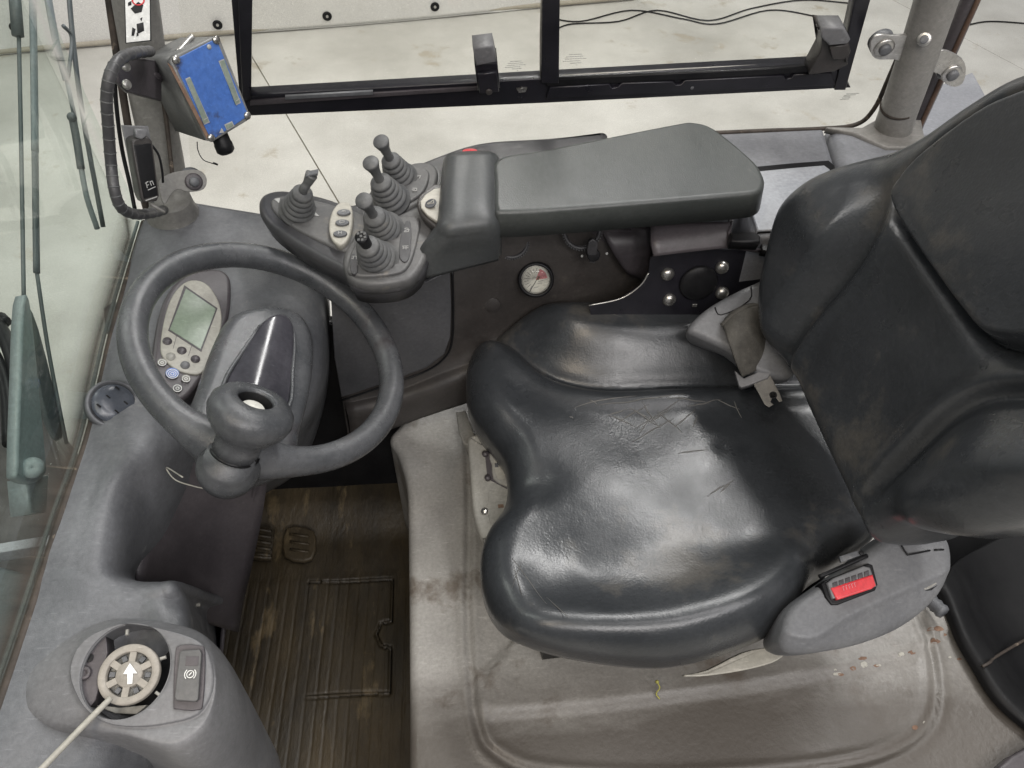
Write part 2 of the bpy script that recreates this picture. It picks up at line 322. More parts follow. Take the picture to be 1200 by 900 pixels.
def strokes(name, lines, O, U, V, wd, m, parent, W=None, h=.0004):
    """flat printed lines on a plane, each a thin proud strip"""
    U, V = unit(U), unit(V); W = np.cross(U, V); mb = MB()
    for ln in lines:
        for (a, b), (c, d) in zip(ln[:-1], ln[1:]):
            p, q = np.asarray(O)+U*a+V*b, np.asarray(O)+U*c+V*d; t = unit(q-p); s = np.cross(W, t)*wd/2; p = p-t*wd*.3; q = q+t*wd*.3
            mb.add([p-s+W*h, q-s+W*h, q+s+W*h, p+s+W*h, p-s-W*h, q-s-W*h, q+s-W*h, p+s-W*h], [(0, 1, 2, 3), (0, 4, 5, 1), (1, 5, 6, 2), (2, 6, 7, 3), (3, 7, 4, 0)])
    return mb.build(name, m, parent, False)
for n_ in ('black_s', 'black'): M(n_).node_tree.nodes['Principled BSDF'].inputs['Specular IOR Level'].default_value = .22
#==================================================================== SETTING
GZ = -.60
td = unit(P(640, 10, GZ)-P(180, 50, GZ)); jn = td*1.0; jd = unit(P(387, 223, GZ)-P(308, 90, GZ)); jn = np.array([jd[1], -jd[0], 0]); s0 = P(345, 150, GZ)@jn; t0 = 9.0
struct(box('ground', (0, 3, GZ-.06), (1, 0, 0), (0, 1, 0), (0, 0, 1), 60, 60, .04, 'joint'))

fl = mk('warehouse_floor', *boxvf((0, 3, GZ-.012), (1, 0, 0), (0, 1, 0), (0, 0, 1), 40, 40, .004), 'joint', None, False); struct(fl)
k2 = P(1150, 55, GZ)
for a in range(-4, 4):
    for b in range(-1, 1):
        wdt = abs(k2@jn-s0)
        u0, u1 = s0+a*wdt+.003, s0+(a+1)*wdt-.003; v0, v1 = t0+b*16+.006, t0+(b+1)*16-.006
        c = jn*(u0+u1)/2+jd*(v0+v1)/2; c = np.array([c[0], c[1], GZ])
        o = box('concrete_slab', c-np.array([0, 0, .004]), jd, -jn, (0, 0, 1), v1-v0, u1-u0, .008, 'concrete', fl, b=.001)
# white tarpaulin along the hall, with eyelets
ta, tb = P(180, 50, GZ), P(640, 10, GZ); td = unit(tb-ta); tn = unit(np.cross(td, [0, 0, 1.]))
tp = thing('tarpaulin_wall', 'white tarpaulin hanging along the hall behind the cab, eyelets near its hem', 'tarpaulin')
rows = []
for zz in (GZ+.012, GZ+.03, GZ+.3, GZ+1.1, GZ+2.2):
    rows.append([ta+td*s+np.array([0, 0, zz-ta[2]])+tn*.02*math.sin(s*2.1+zz*2) for s in np.linspace(-4.5, 2.92, 26)])
loft('sheet', rows, 'tarp', tp, 2, 4, thick=.004)
tube('hem', [ta+td*s+np.array([0, 0, .02])-tn*.01 for s in np.linspace(-4.4, 2.9, 12)], .014, 'joint', tp, n=8)  # hem in a darker tone, painting in the shadow line along the bottom
for px, py in ((18, 30), (255, 27), (383, 17), (509, 6)):
    q = PL(px, py, ta, tn); sg = -1 if np.dot(tn, CAM-q) < 0 else 1
    g = lathe('eyelet', [(.012, 0), (.016, .003), (.024, .004), (.027, .002), (.027, 0)], q+tn*sg*.022, tn*sg, 'black', tp, 20)
    rod('rivet', q+tn*sg*.022, tn*sg, .008, .008, 'steel', g)
for pts, lab in (([(640, 20), (680, 25), (740, 12), (800, 22), (840, 28), (900, 12), (950, 18), (990, 30)], 'upper of the two black cables lying across the hall floor'),
                 ([(650, 35), (670, 28), (725, 25), (770, 12), (830, 24), (880, 10), (940, 0), (1000, 4)], 'black cable crossing the other one under the tarpaulin corner'),
                 ([(1130, 30), (1160, 25), (1210, 28), (1240, 30)], 'short black cable beyond the right pillar')):
    tag(tube('floor_cable', [P(a, b, GZ+.006) for a, b in pts], .0042, 'black', None, n=8), lab, 'cable')
#==================================================================== FRONT OF THE TRUCK SEEN THROUGH THE WINDSHIELD
fc = thing('truck_front', 'dark truck front end seen through the windshield at the lower left', 'truck front')
slab('deck_plate', [P(a, b, .12) for a, b in ((-120, 400), (-30, 405), (8, 440), (45, 470), (75, 560), (95, 700), (60, 900), (-120, 900))], (0, 0, 1), .25, 'dark', fc, .01, k=4)
box('cross_bar', P(8, 646, .2), P(60, 640, .2)-P(0, 650, .2), (0, 1, -.1), (0, 0, 1), .22, .022, .03, 'lid', fc)
slab('fender', [P(a, b, .22) for a, b in ((-80, 665), (20, 668), (44, 690), (40, 740), (10, 800), (-80, 830))], (0, 0, 1), .03, 'wiperdark', fc, .01, k=4)
for pts, r in (([(-20, 360), (0, 385), (14, 415), (22, 450), (25, 500)], .016), ([(-20, 400), (-5, 420), (8, 460), (12, 520)], .014), ([(0, 372), (6, 378)], .014)):
    tube('hose', [P(a, b, .25) for a, b in pts], r, 'black', fc, n=10)
slab('cap_piece', [P(a, b, .1) for a, b in ((120, 360), (134, 350), (140, 368), (128, 392), (122, 385))], (0, 0, 1), .08, 'wiperdark', fc, .01)
#==================================================================== WIPERS (outside the glass)
WX = -.60
def wpt(a, b, dx=0): return PX(a, b, WX+dx)
wp = thing('windshield_wiper', 'left wiper with the thick pale arm base outside the windshield', 'wiper', 'wipers outside the windshield')
tube('blade', [wpt(16, -20), wpt(21, 42)], .008, 'wiperdark', wp, k=1, n=8)
tube('link_rod', [wpt(22, 40), wpt(25, 180), wpt(28, 358)], .0028, 'wiperdark', wp, n=8)
tube('upper_arm', [wpt(38, -20), wpt(40, 90), wpt(41, 178)], .0068, 'wiper', wp, n=8, flat=.6)
tube('middle_arm', [wpt(41, 176), wpt(42, 250), wpt(43, 320)], .0062, 'wiperdark', wp, n=8, flat=.6)
tube('thin_rod', [wpt(43, 318), wpt(55, 400), wpt(68, 470), wpt(78, 520)], .0028, 'wiperdark', wp, n=8)
slab('arm_base', [wpt(a, b, .01) for a, b in ((26, 356), (36, 352), (44, 420), (55, 535), (54, 556), (40, 566), (22, 560), (19, 545), (22, 450))], (1, 0, .2), .014, 'wiper', wp, .005, k=3)
slab('side_arm', [wpt(a, b, -.005) for a, b in ((33, 366), (46, 385), (74, 500), (66, 512), (50, 470))], (1, 0, .2), .008, 'wiperdark', wp, .003, k=3)
lathe('pivot_cap', [(.013, -.01), (.0145, 0), (.013, .006), (.004, .008), (0, .005)], wpt(38, 548, .016), unit(CAM-wpt(38, 548)), 'wiper', wp, 24)
slab('pivot_block', [wpt(a, b, .0) for a, b in ((32, 560), (58, 556), (56, 600), (36, 602))], (1, 0, .2), .03, 'wiper', wp, .004)
w2 = thing('windshield_wiper', 'right wiper slanting towards the pillar with a long dark blade', 'wiper', 'wipers outside the windshield')
tube('blade', [wpt(80, -15), wpt(86, 50), wpt(97, 135), wpt(121, 266)], .0052, 'wiperdark', w2, n=8, flat=.7)
tube('arm', [wpt(54, -15), wpt(66, 50), wpt(78, 94)], .0078, 'wiper', w2, n=8, flat=.6)
tube('arm_tip', [wpt(84, 134), wpt(90, 165), wpt(95, 198)], .0062, 'wiperdark', w2, n=8)
tube('blade_spine', [wpt(95, 196), wpt(102, 232), wpt(114, 268)], .0045, 'wiper', w2, n=8)
tube('spine_link', [wpt(80, 90), wpt(84, 45), wpt(74, 30)], .003, 'wiperdark', w2, n=8)
lathe('arm_joint', [(.007, -.006), (.007, .006), (0, .007)], wpt(84, 137), unit(CAM-wpt(84, 137)), 'wiperdark', w2, 16)
tube('blade_core', [wpt(78, 92), wpt(88, 140)], .0035, 'wiper', w2, n=8, k=1)
#==================================================================== WINDSHIELD
edge = [(170, 262, .695), (150, 330, .69), (132, 395, .69), (122, 440, .69), (103, 520, .69), (75, 600, .685), (50, 680, .675), (24, 760, .67), (0, 830, .665), (-35, 930, .66)]
E3 = [P(*e) for e in edge]
ws = thing('windshield', 'large front windshield along the left side with dirty dark rubber seal', 'windshield')
top = [e+np.array([.035, 0.02, .95]) for e in E3]
loft('glass_pane', [[e-np.array([.006, 0, 0]) for e in E3], [e-np.array([.012, -.01, -.3]) for e in E3], [e-np.array([-.004, -.015, -.62]) for e in E3], top], 'glass_wind', ws, 3, 2, thick=.005)
tube('rubber_seal', [e+np.array([0.0, 0, .002]) for e in E3], .0058, 'gasket', ws, n=8, k=5)
tube('edge_trim', [e+np.array([-.010, 0, .004]) for e in E3], .0026, 'wiper', ws, n=8, k=4)
#==================================================================== FLOOR MAT
fm = thing('floor_mat', 'brown ribbed rubber floor mat in the footwell with a square cut-out flap', 'floor mat')
hq = [P(362, 683, 0)[:2], P(460, 679, 0)[:2], P(459, 728, 0)[:2], P(446, 731, 0)[:2], P(441, 744, 0)[:2], P(447, 757, 0)[:2], P(458, 760, 0)[:2], P(457, 812, 0)[:2], P(358, 817, 0)[:2]]
def inside(x, y, poly):
    r = np.zeros(x.shape, bool); n = len(poly)
    for i in range(n):
        (ax, ay), (bx, by) = poly[i], poly[(i+1) % n]
        c = ((ay > y) != (by > y)) & (x < (bx-ax)*(y-ay)/(by-ay+1e-12)+ax); r ^= c
    return r
xs = np.arange(-.50, -.11, .0022); ys = np.arange(.20, .95, .0036)
X, Y = np.meshgrid(xs, ys, indexing='ij')
rng = np.random.default_rng(2)
per = .0205; ph = (X-.02*Y)/per
saw = np.abs((ph % 1)-.5)*2
Z = .0015*sstep((saw-.10)/.14)*(sstep((.735-Y)/.02)) + .0008*np.sin(X*37+Y*11)+.001*np.sin(Y*23-X*9)
Z += .03*sstep((Y-.80)/.1)
d, _ = distpoly(X, Y, hq, False)
msk = inside(X, Y, hq)
def gridmesh(X, Y, Z, keep, name, m, parent, mods=()):
    m_, n_ = X.shape; ids = -np.ones(X.shape, int); fs = []; kk = keep[:-1, :-1]
    f = [(i*n_+j, (i+1)*n_+j, (i+1)*n_+j+1, i*n_+j+1) for i, j in zip(*np.nonzero(kk))]
    used = sorted({q for g in f for q in g}); mp = {q: i for i, q in enumerate(used)}
    V = np.stack([X, Y, Z], -1).reshape(-1, 3)[used]; return mk(name, V, [tuple(mp[q] for q in g) for g in f], m, parent, True, mods)
left = X < P(358, 690, 0)[0]+.01
cut = sstep((.0042-d)/.0030)
gridmesh(X, Y, Z-.009*cut*(~msk), ~msk, 'mat_sheet', 'mat', fm)
gridmesh(X, Y, Z+.0012-.009*cut*msk, msk, 'mat_flap', 'mat', fm)
struct(box('cab_floor', (-.1, .6, -.035), (1, 0, 0), (0, 1, 0), (0, 0, 1), 1.0, 1.6, .05, 'black'))
# pedal at the front of the footwell
pd = thing('pedal', 'dirty ribbed brown foot pedal at the front end of the mat', 'pedal')
O = P(306, 632, .05); slab('pedal_plate', [P(a, b, .05) for a, b in ((288, 612), (322, 620), (318, 655), (286, 652))], (.25, -.1, 1), .02, 'mat', pd, .004)
for k in range(5):
    tube('pedal_rib', [P(291, 618+7.5*k, .053), P(318, 623+7*k, .053)], .0035, 'mat', pd, n=8, k=1)
p2 = thing('pedal', 'faint flat accelerator pedal right of the ribbed pedal, same dirt brown', 'pedal')
slab('pedal_plate', [P(a, b, .03) for a, b in ((336, 618), (368, 622), (366, 655), (334, 652))], (.2, -.1, 1), .015, 'mat', p2, .005, k=3)
for k in range(3): tube('pedal_rib', [P(340, 626+9*k, .032), P(362, 629+9*k, .032)], .003, 'mat', p2, n=8, k=1)
wl = tag(slab('footwell_wall', [PY(a, b, .93) for a, b in ((250, 430), (300, 380), (480, 380), (500, 640), (480, 700), (260, 700))], (0, -1, 0), .02, 'black', None, .003), 'black front wall of the footwell below the steering wheel', 'footwell wall')
#==================================================================== SEAT DECK
DZ = .33
dk = thing('seat_deck', 'worn pale grey moulded cover the seat stands on, rust and scuffs near its edge', 'seat deck')
ol = [P(a, b, DZ)[:2] for a, b in ((480, 930), (479, 800), (478, 650), (476, 570), (466, 530), (456, 512), (462, 500), (488, 478), (545, 462), (640, 435), (760, 420), (900, 410), (1000, 430), (1075, 520), (1100, 610), (1108, 680), (1120, 712), (1141, 752), (1160, 785), (1186, 822), (1224, 858), (1280, 900), (1250, 1010), (900, 1040), (600, 1030), (490, 1010))]
oc = [P(a, b, DZ)[:2] for a, b in ((548, 500), (549, 620), (548, 700), (552, 790), (560, 850), (580, 882), (640, 905), (800, 912), (960, 900), (1040, 882), (1085, 852), (1098, 815), (1094, 765), (1078, 722))]
oc = catmull(oc, 5)
ic = [P(a, b, DZ)[:2] for a, b in ((592, 762), (566, 790), (560, 828), (575, 836), (700, 826), (860, 806), (1000, 784), (1062, 770), (1080, 758))]
e2 = catmull([P(a, b, DZ)[:2] for a, b in ((455, 508), (488, 520), (508, 545), (512, 620), (512, 740), (510, 930))], 5)
def hdeck(x, y):
    d1, s1 = distpoly(x, y, oc); d2, s2 = distpoly(x, y, ic)
    z = -.004*np.exp(-(d1/.005)**2)+.003*np.exp(-((d1-.011)/.006)**2)
    z = z+.012*sstep(.5+s2*d2/.012)*(x > ic[0][0]-.2)*0
    z = z-.007*sstep((d2*1.0)/.010)*(s2 < 0)-.004*np.exp(-(d2/.005)**2)
    z += .0012*np.sin(x*21+y*13)*np.sin(y*29-x*7)
    return z
pad('cover', (0, 0, DZ), (1, 0, 0), (0, 1, 0), ol, hdeck, .016, .34, 'deck', dk, nr=130, na=520, tuck=.0, center=(.35, .5))
rng = np.random.default_rng(5)
for (cx, cy, n_, s) in ((1020, 776, 5, 6), (985, 786, 4, 5), (1075, 846, 2, 5), (1098, 738, 4, 7), (1062, 768, 3, 5), (1125, 770, 2, 6)):
    for k in range(n_):
        a0, b0 = cx+rng.normal()*s*1.6, cy+rng.normal()*s*.6; r = s*rng.uniform(.25, .8)
        q = [P(a0+r*1.5*math.cos(t)*rng.uniform(.6, 1.2), b0+r*.7*math.sin(t)*rng.uniform(.6, 1.2), DZ) for t in np.linspace(0, 6.28, 9)[:-1]]
        for v in q: v[2] += hdeck(np.array([v[0]]), np.array([v[1]]))[0]+.0004
        slab('paint_chip', q, (0, 0, 1), .003, 'rust' if rng.random() < .45 else 'cream', dk, .0003, k=2)
sp = tag(tube('dried_sprout', [P(770, 799, DZ+.02), P(773, 806, DZ+.012), P(769, 813, DZ+.004), P(773, 819, DZ)], .0011, 'plant', None, n=6), 'tiny dry yellow sprout lying on the deck below the seat cushion', 'sprout')
v, f = lathevf([(0, -.003), (.003, 0), (.002, .003), (0, .004)], P(770, 799, DZ+.021), (0, 0, 1), 10); mk('seed_head', v, f, 'plant', sp)
#==================================================================== DASHBOARD
da = thing('dashboard', 'grey moulded plastic dashboard running along the windshield', 'dashboard')
def row(*a): return [P(*q) for q in a]
S = [
 row((190, 236, .70), (220, 240, .705), (262, 247, .70), (320, 256, .69), (362, 262, .68), (372, 268, .62), (375, 272, .45), (376, 276, .2)),
 row((168, 268, .70), (200, 272, .705), (250, 280, .70), (312, 292, .685), (364, 300, .67), (376, 306, .60), (378, 310, .45), (378, 312, .2)),
 row((150, 330, .69), (185, 335, .70), (250, 345, .69), (315, 356, .67), (368, 364, .65), (380, 370, .58), (384, 374, .40), (384, 380, .1)),
 row((131, 397, .69), (165, 402, .70), (230, 410, .675), (300, 425, .65), (362, 436, .62), (377, 444, .54), (381, 450, .38), (382, 458, .08)),
 row((121, 442, .69), (150, 446, .70), (200, 462, .665), (265, 480, .62), (330, 500, .58), (350, 515, .50), (352, 532, .34), (352, 545, .05)),
 row((102, 522, .69), (132, 524, .695), (176, 518, .685), (220, 534, .61), (265, 535, .54), (302, 560, .44), (300, 572, .25), (298, 585, .05)),
 row((84, 572, .687), (110, 574, .69), (141, 572, .685), (194, 584, .59), (228, 590, .50), (286, 606, .40), (286, 620, .22), (284, 632, .03)),
 row((62, 640, .68), (90, 642, .685), (126, 638, .675), (160, 648, .595), (195, 660, .48), (270, 668, .34), (272, 680, .18), (270, 690, .02)),
 row((55, 664, .677), (86, 668, .68), (122, 672, .67), (145, 678, .61), (180, 692, .46), (262, 702, .30), (264, 712, .16), (262, 722, .01)),
 row((50, 680, .675), (88, 684, .68), (134, 688, .665), (160, 690, .65), (186, 688, .64), (208, 688, .62), (222, 704, .50), (258, 742, .03)),
 row((40, 708, .672), (85, 712, .675), (135, 712, .665), (165, 708, .655), (192, 706, .65), (213, 708, .62), (224, 722, .50), (258, 765, .03)),
 row((25, 756, .67), (75, 758, .67), (125, 756, .66), (160, 752, .65), (195, 750, .645), (215, 756, .62), (226, 772, .50), (256, 815, .03)),
 row((0, 830, .665), (40, 836, .66), (80, 845, .65), (120, 850, .64), (150, 856, .62), (178, 868, .57), (188, 884, .45), (190, 900, .3)),
 row((-35, 930, .66), (10, 940, .655), (50, 950, .65), (85, 955, .64), (110, 960, .62), (140, 970, .57), (150, 980, .45), (155, 990, .3)),
]
loft('dash_shell', S, 'dash', da, 8, 8, thick=.006)
# round air vent knob in the dash
vn = unit([.56, -.32, .77]); vo = P(133, 473, .706)
ve = lathe('vent_ring', [(.0325, -.012), (.032, .0005), (.030, .003), (.028, .002), (.027, -.002)], vo, vn, 'dash', da, 40)
vk = lathe('vent_disc', [(.0255, -.004), (.0255, .003), (.023, .006), (.012, .0085), (0, .009)], vo, vn, 'gloss', ve, 36)
MATS['ventblue'] = mat('ventblue', (.055, .062, .078), (.08, .088, .105), 20, .25, .05, 0); vk.data.materials[0] = M('ventblue')
va, vb = unit(np.cross(vn, [0, 0, 1])), None; vb = np.cross(vn, va)
for k in range(5): box('vent_slot', vo+vn*.0082+va*(.008*(k-2))+vb*(.010 if k % 2 else -.010), va, vb, vn, .002, .006, .002, 'black', ve, .0005)
# faint clip on the left strip, small chips on the seal side
# seam line between the knee panels
sl = [P(*q) for q in ((266, 578, .515), (245, 618, .475), (222, 652, .43), (214, 664, .415))]
# hot highlighted edge: a second panel in front of the knee wall
kp = [[P(218, 532, .60), P(245, 538, .58), (P(292, 556, .55))],
      [P(194, 576, .565), P(228, 590, .50), P(284, 606, .43)],
      [P(166, 626, .56), P(204, 640, .46), P(272, 664, .33)],
      [P(146, 680, .57), P(190, 690, .44), P(262, 706, .27)],
      [P(170, 720, .45), P(200, 730, .34), P(256, 745, .20)]]
kp = [[q+np.array([a_, 0, a_*.5]) for q, a_ in zip(r, (.014, .034, .034))] for r in kp]
loft('knee_panel', kp, 'dash_brown', da, 6, 6, thick=.006)
tube('panel_seam', [kp[i][1]*(1-t)+kp[i][2]*t+np.array([.001, 0, .001]) for i, t in ((0, .75), (1, .58), (2, .36), (3, .1))], .0012, 'black', da, n=6)
box('warning_light', P(229, 709, .47), (1, 0, 0), (0, 1, .3), (0, 0, 1), .012, .004, .004, 'cream', da)
loft('lower_panel', [[P(300, 560, .55), P(296, 590, .40), P(300, 610, .1), P(300, 620, -.0)],
                     [P(286, 610, .43), P(280, 640, .28), P(284, 660, .05), P(284, 666, 0)],
                     [P(272, 665, .33), P(268, 690, .2), P(270, 705, .04), P(270, 712, 0)],
                     [P(262, 710, .25), P(258, 740, .12), P(258, 752, .02), P(258, 756, 0)],
                     [P(258, 760, .2), P(250, 800, .1), P(250, 830, .01), P(250, 840, 0)]], 'dash_brown', da, 6, 6, thick=.006)
#==================================================================== PARK BRAKE / ROTARY POD at lower left
pod = thing('rotary_pod', 'rounded grey pod at the lower left with an open round hole and rocker switch', 'switch pod')
po = P(150, 785, .685); pn = unit([.10, -.22, 1]); pu = unit(np.cross([0, 1, 0], pn)); pv = np.cross(pn, pu)
def pp(a, b, o=0): return PL(a, b, po+pn*o, pn)
outl = [(100, 748), (125, 736), (150, 731), (195, 738), (228, 748), (243, 762), (250, 790), (247, 815), (232, 838), (200, 848), (165, 852), (128, 848), (100, 830), (82, 795), (85, 768)]
base = [(40, 770), (80, 745), (130, 728), (190, 731), (236, 742), (253, 765), (258, 800), (252, 835), (236, 862), (205, 880), (150, 866), (100, 862), (50, 852), (22, 825), (20, 795)]
oc_ = [pp(*q) for q in outl]; 
def ring3(pts, n=96, k=6): return resample(catmull(np.array([list(q) for q in pts]), k, True), n)
hole = [po+(pu*math.cos(t)*.0425+pv*math.sin(t)*.0465) for t in np.linspace(0, 2*np.pi, 96, endpoint=False)]
hole = [h+(pp(147, 785)-po) for h in hole]
def align(A, B):
    c = B.mean(0); ang = lambda Q: np.arctan2((Q-c)@pv, (Q-c)@pu); aB = ang(B); th = np.linspace(-np.pi, np.pi, 97)[:-1]
    def rs(Q):
        a = ang(Q); o = np.argsort(a); a = a[o]; Q = Q[o]; a = np.concatenate([a-2*np.pi, a, a+2*np.pi]); Q = np.concatenate([Q, Q, Q]); return np.stack([np.interp(th, a, Q[:, i]) for i in range(3)], 1)
    return rs(A), rs(B)
A, H = align(ring3(oc_), np.array(hole)); Bz, _ = align(ring3([P(a, b, .655) for a, b in base]), np.array(hole))
cz = H.mean(0)
mid = A*.5+Bz*.5+pn*.008
low = Bz+(Bz-cz)*.02-np.array([0, 0, .09]); low2 = low-np.array([0, 0, .30])+(cz-low)*np.array([.25, .25, 0])
rr = [H-pn*.05, H-pn*.006, H-pn*.002+(A-H)*.03, H+(A-H)*.10, A*.6+H*.4, A-(A-H)*.06, A-pn*.004, mid-pn*.004, Bz, low, low2]
loft('pod_shell', rr, 'shell', pod, 3, 1, cv=True, flip=True)
slab('hole_floor', list(H-pn*.045), pn, .004, 'black', pod, .0005)
# moulded segment left of the dial
hc = H.mean(0)
slab('side_segment', [pp(a, b, -.008) for a, b in ((124, 745), (108, 757), (97, 775), (94, 795), (97, 815), (106, 828), (112, 820), (119, 790), (126, 765))], pn, .03, 'dash_brown', pod, .001)
slab('lower_segment', [pp(a, b, -.022) for a, b in ((110, 826), (135, 836), (160, 837), (172, 826), (140, 829))], pn, .02, 'greyplas', pod, .001)
rod('screw_hole', pp(104, 771, -.007), pn, .0045, .0006, 'black', pod)
sc1 = lathe('screw', [(.006, 0), (.007, .001), (.006, .0025), (.0035, .003), (.003, .001), (0, .001)], pp(99, 789, -.007), pn, 'dash_brown', pod, 20)
for a, b in ((149, 741), (191, 771), (185, 813)): box('clip_tab', pp(a, b, -.004), unit(pp(a, b)-hc), np.cross(pn, unit(pp(a, b)-hc)), pn, .006, .003, .004, 'greyplas', pod)
# slotted dial
dc = pp(151, 790, -.004); dial = thing('slotted_dial', 'beige six-slot dial ring with a white arrow inside the open pod hole', 'dial')
DS = .84
def annulus(name, O, n, r0, r1, a0, a1, h, m, parent, seg=12, u=pu, v=pv):
    pts = [O+r1*(math.cos(t)*u+math.sin(t)*v) for t in np.linspace(a0, a1, seg)]+[O+r0*(math.cos(t)*u+math.sin(t)*v) for t in np.linspace(a1, a0, seg)]
    return slab(name, pts, n, h, m, parent, .0006)
mb = MB()
v_, f_ = lathevf([(.0220, -.006), (.0220, .0), (.0227, .001), (.0290, .001), (.0298, 0), (.0298, -.006)], dc, pn, 64); mb.add(v_, f_[:-2])
v_, f_ = lathevf([(0, .0005), (.0122, .0005), (.0130, -.0005), (.0130, -.006)], dc, pn, 48); mb.add(v_, f_[:-1])
mb.build('dial_ring', 'hubdisc', dial)
for k in range(6):
    a = math.radians(60*k+28); q = dc+(pu*math.cos(a)+pv*math.sin(a))*.0175
    box('spoke', q-pn*.0025, pu*math.cos(a)+pv*math.sin(a), -pu*math.sin(a)+pv*math.cos(a), pn, .0105, .0067, .005, 'hubdisc', dial, .0005)
rod('dial_back', dc-pn*.012, pn, .0227, .004, 'greyplas', dial)
for k in range(6):
    a = math.radians(60*k+58); q = dc+(pu*math.cos(a)+pv*math.sin(a))*.0175-pn*.006
    box('inner_rib', q, pu*math.cos(a)+pv*math.sin(a), -pu*math.sin(a)+pv*math.cos(a), pn, .006, .005, .004, 'dash', dial, .0005)
ar = [(152, 777), (161, 789), (156, 789), (155, 801), (149, 802), (149, 790), (144, 790)]
slab('arrow', [PL(a, b, dc+pn*.0022, pn) for a, b in ar], pn, .0015, 'white', dial, .0003)
sw = thing('rocker_switch', 'grey rocker switch with a small lamp window and round brake mark on the pod', 'switch')
rec = [(211, 756), (232, 756), (240, 764), (238, 820), (232, 832), (207, 831), (203, 824), (205, 766)]
slab('switch_frame', [pp(a, b, .0035) for a, b in rec], pn, .012, 'dash_brown', sw, .0012, k=3)
slab('rocker', [pp(a, b, .009) for a, b in ((213, 762), (234, 761), (236, 766), (232, 819), (229, 822), (206, 821), (204, 817), (210, 765))], pn, .012, 'plate', sw, .0015)
slab('lamp_window', [pp(a, b, .0096) for a, b in ((218, 769), (233, 769), (232, 780), (217, 780))], pn, .001, 'dash_brown', sw, .0002)
so = pp(223, 790, .0096)
strokes('brake_mark', [[(.0035*math.cos(t), .0035*math.sin(t)) for t in np.linspace(0, 6.28, 14)], [(-.0055*math.cos(t), .0055*math.sin(t)) for t in np.linspace(-.8, .8, 6)], [(.0055*math.cos(t), .0055*math.sin(t)) for t in np.linspace(-.8, .8, 6)], [(-.001, -.001), (.001, .0015)]], so, pu, pv, .0008, 'white', sw)
tag(tube('plastic_rod', [pp(130, 818, .004), pp(100, 848, .012), pp(45, 905, .03), pp(10, 940, .04)], .0031, 'cream', None, n=8), 'thin cream plastic rod leaning on the slotted dial, running to the photo corner', 'rod')
#==================================================================== DISPLAY
dp = thing('display_unit', 'dashboard display with greenish screen and round buttons seen through the steering wheel', 'display')
do = P(222, 388, .70); dn = unit([.38, -.12, .92]); du = unit(np.cross([0, 1, 0], dn)); dv = np.cross(dn, du)
def dd(a, b, o=0): return PL(a, b, do+dn*o, dn)
slab('display_hood', [dd(a, b, .004) for a, b in ((178, 450), (180, 400), (192, 350), (215, 322), (250, 314), (268, 322), (271, 345), (266, 378), (244, 430), (222, 462), (205, 470), (186, 465))], dn, .06, 'dash_brown', dp, .006, k=4)
slab('faceplate', [dd(a, b, .007) for a, b in ((188, 405), (193, 372), (203, 345), (220, 329), (240, 331), (254, 348), (260, 370), (257, 392), (247, 420), (236, 437), (222, 438), (205, 432), (192, 420))], dn, .008, 'cream', dp, .002, k=4)
lf = slab('screen_frame', [dd(a, b, .0078) for a, b in ((216, 334), (255, 361), (236, 412), (197, 387))], dn, .002, 'dash_brown', dp, .0004)
slab('screen', [dd(a, b, .0084) for a, b in ((218, 338), (253, 362), (235, 409), (199, 386))], dn, .002, 'lcd', dp, .0002)
for a, b, r, m_ in ((196, 400, .0055, 'dash_brown'), (213, 411, .0055, 'dash_brown'), (229, 421, .0055, 'dash_brown'), (200, 418, .0055, 'greyplas'), (217, 428, .0055, 'shell')):
    lathe('button', [(r*1.15, 0), (r*1.1, .0012), (r, .0012), (r*.9, .0028), (r*.4, .0036), (0, .0038)], dd(a, b, .0068), dn, m_, dp, 20)
for a, b, r, m_ in ((190, 425, .006, 'greyplas'), (202, 438, .0085, 'bluebtn'), (218, 444, .006, 'greyplas'), (208, 455, .0065, 'shell')):
    g = lathe('button', [(r, 0), (r*.98, .002), (r*.85, .003), (0, .0034)], dd(a, b, .0042), dn, m_, dp, 24)
    o_ = dd(a, b, .0078)
    strokes('button_mark', [[(r*k*math.cos(t), r*k*math.sin(t)) for t in np.linspace(0, 6.28, 14)] for k in ((.85, .55, .25) if r > .008 else (.8, .3))], o_, du, dv, .0008, 'white', g)
strokes('panel_lines', [[((dd(207, 393, .008)-do)@du, (dd(207, 393, .008)-do)@dv), ((dd(203, 408, .008)-do)@du, (dd(203, 408, .008)-do)@dv)], [((dd(225, 404, .008)-do)@du, (dd(225, 404, .008)-do)@dv), ((dd(221, 416, .008)-do)@du, (dd(221, 416, .008)-do)@dv)]], do+dn*.0072, du, dv, .0006, 'dash_brown', dp)
#==================================================================== STEERING WHEEL
WO = np.array([-.253, .698, .727]); WN = unit([.577, -.013, 1]); WU = unit(np.cross([0, 1, 0], WN)); WV = np.cross(WN, WU)
def wq(a, b, o=0): return PL(a, b, WO+WN*o, WN)
sw_ = thing('steering_wheel', 'worn grey steering wheel with single broad spoke in front of the display', 'steering wheel')
cp = [WO+(WU*math.cos(t)+WV*math.sin(t))*.170 for t in np.linspace(0, 2*np.pi, 72, endpoint=False)]
v_, f_ = tubevf(cp, .0175, n=20, k=1, closed=True)
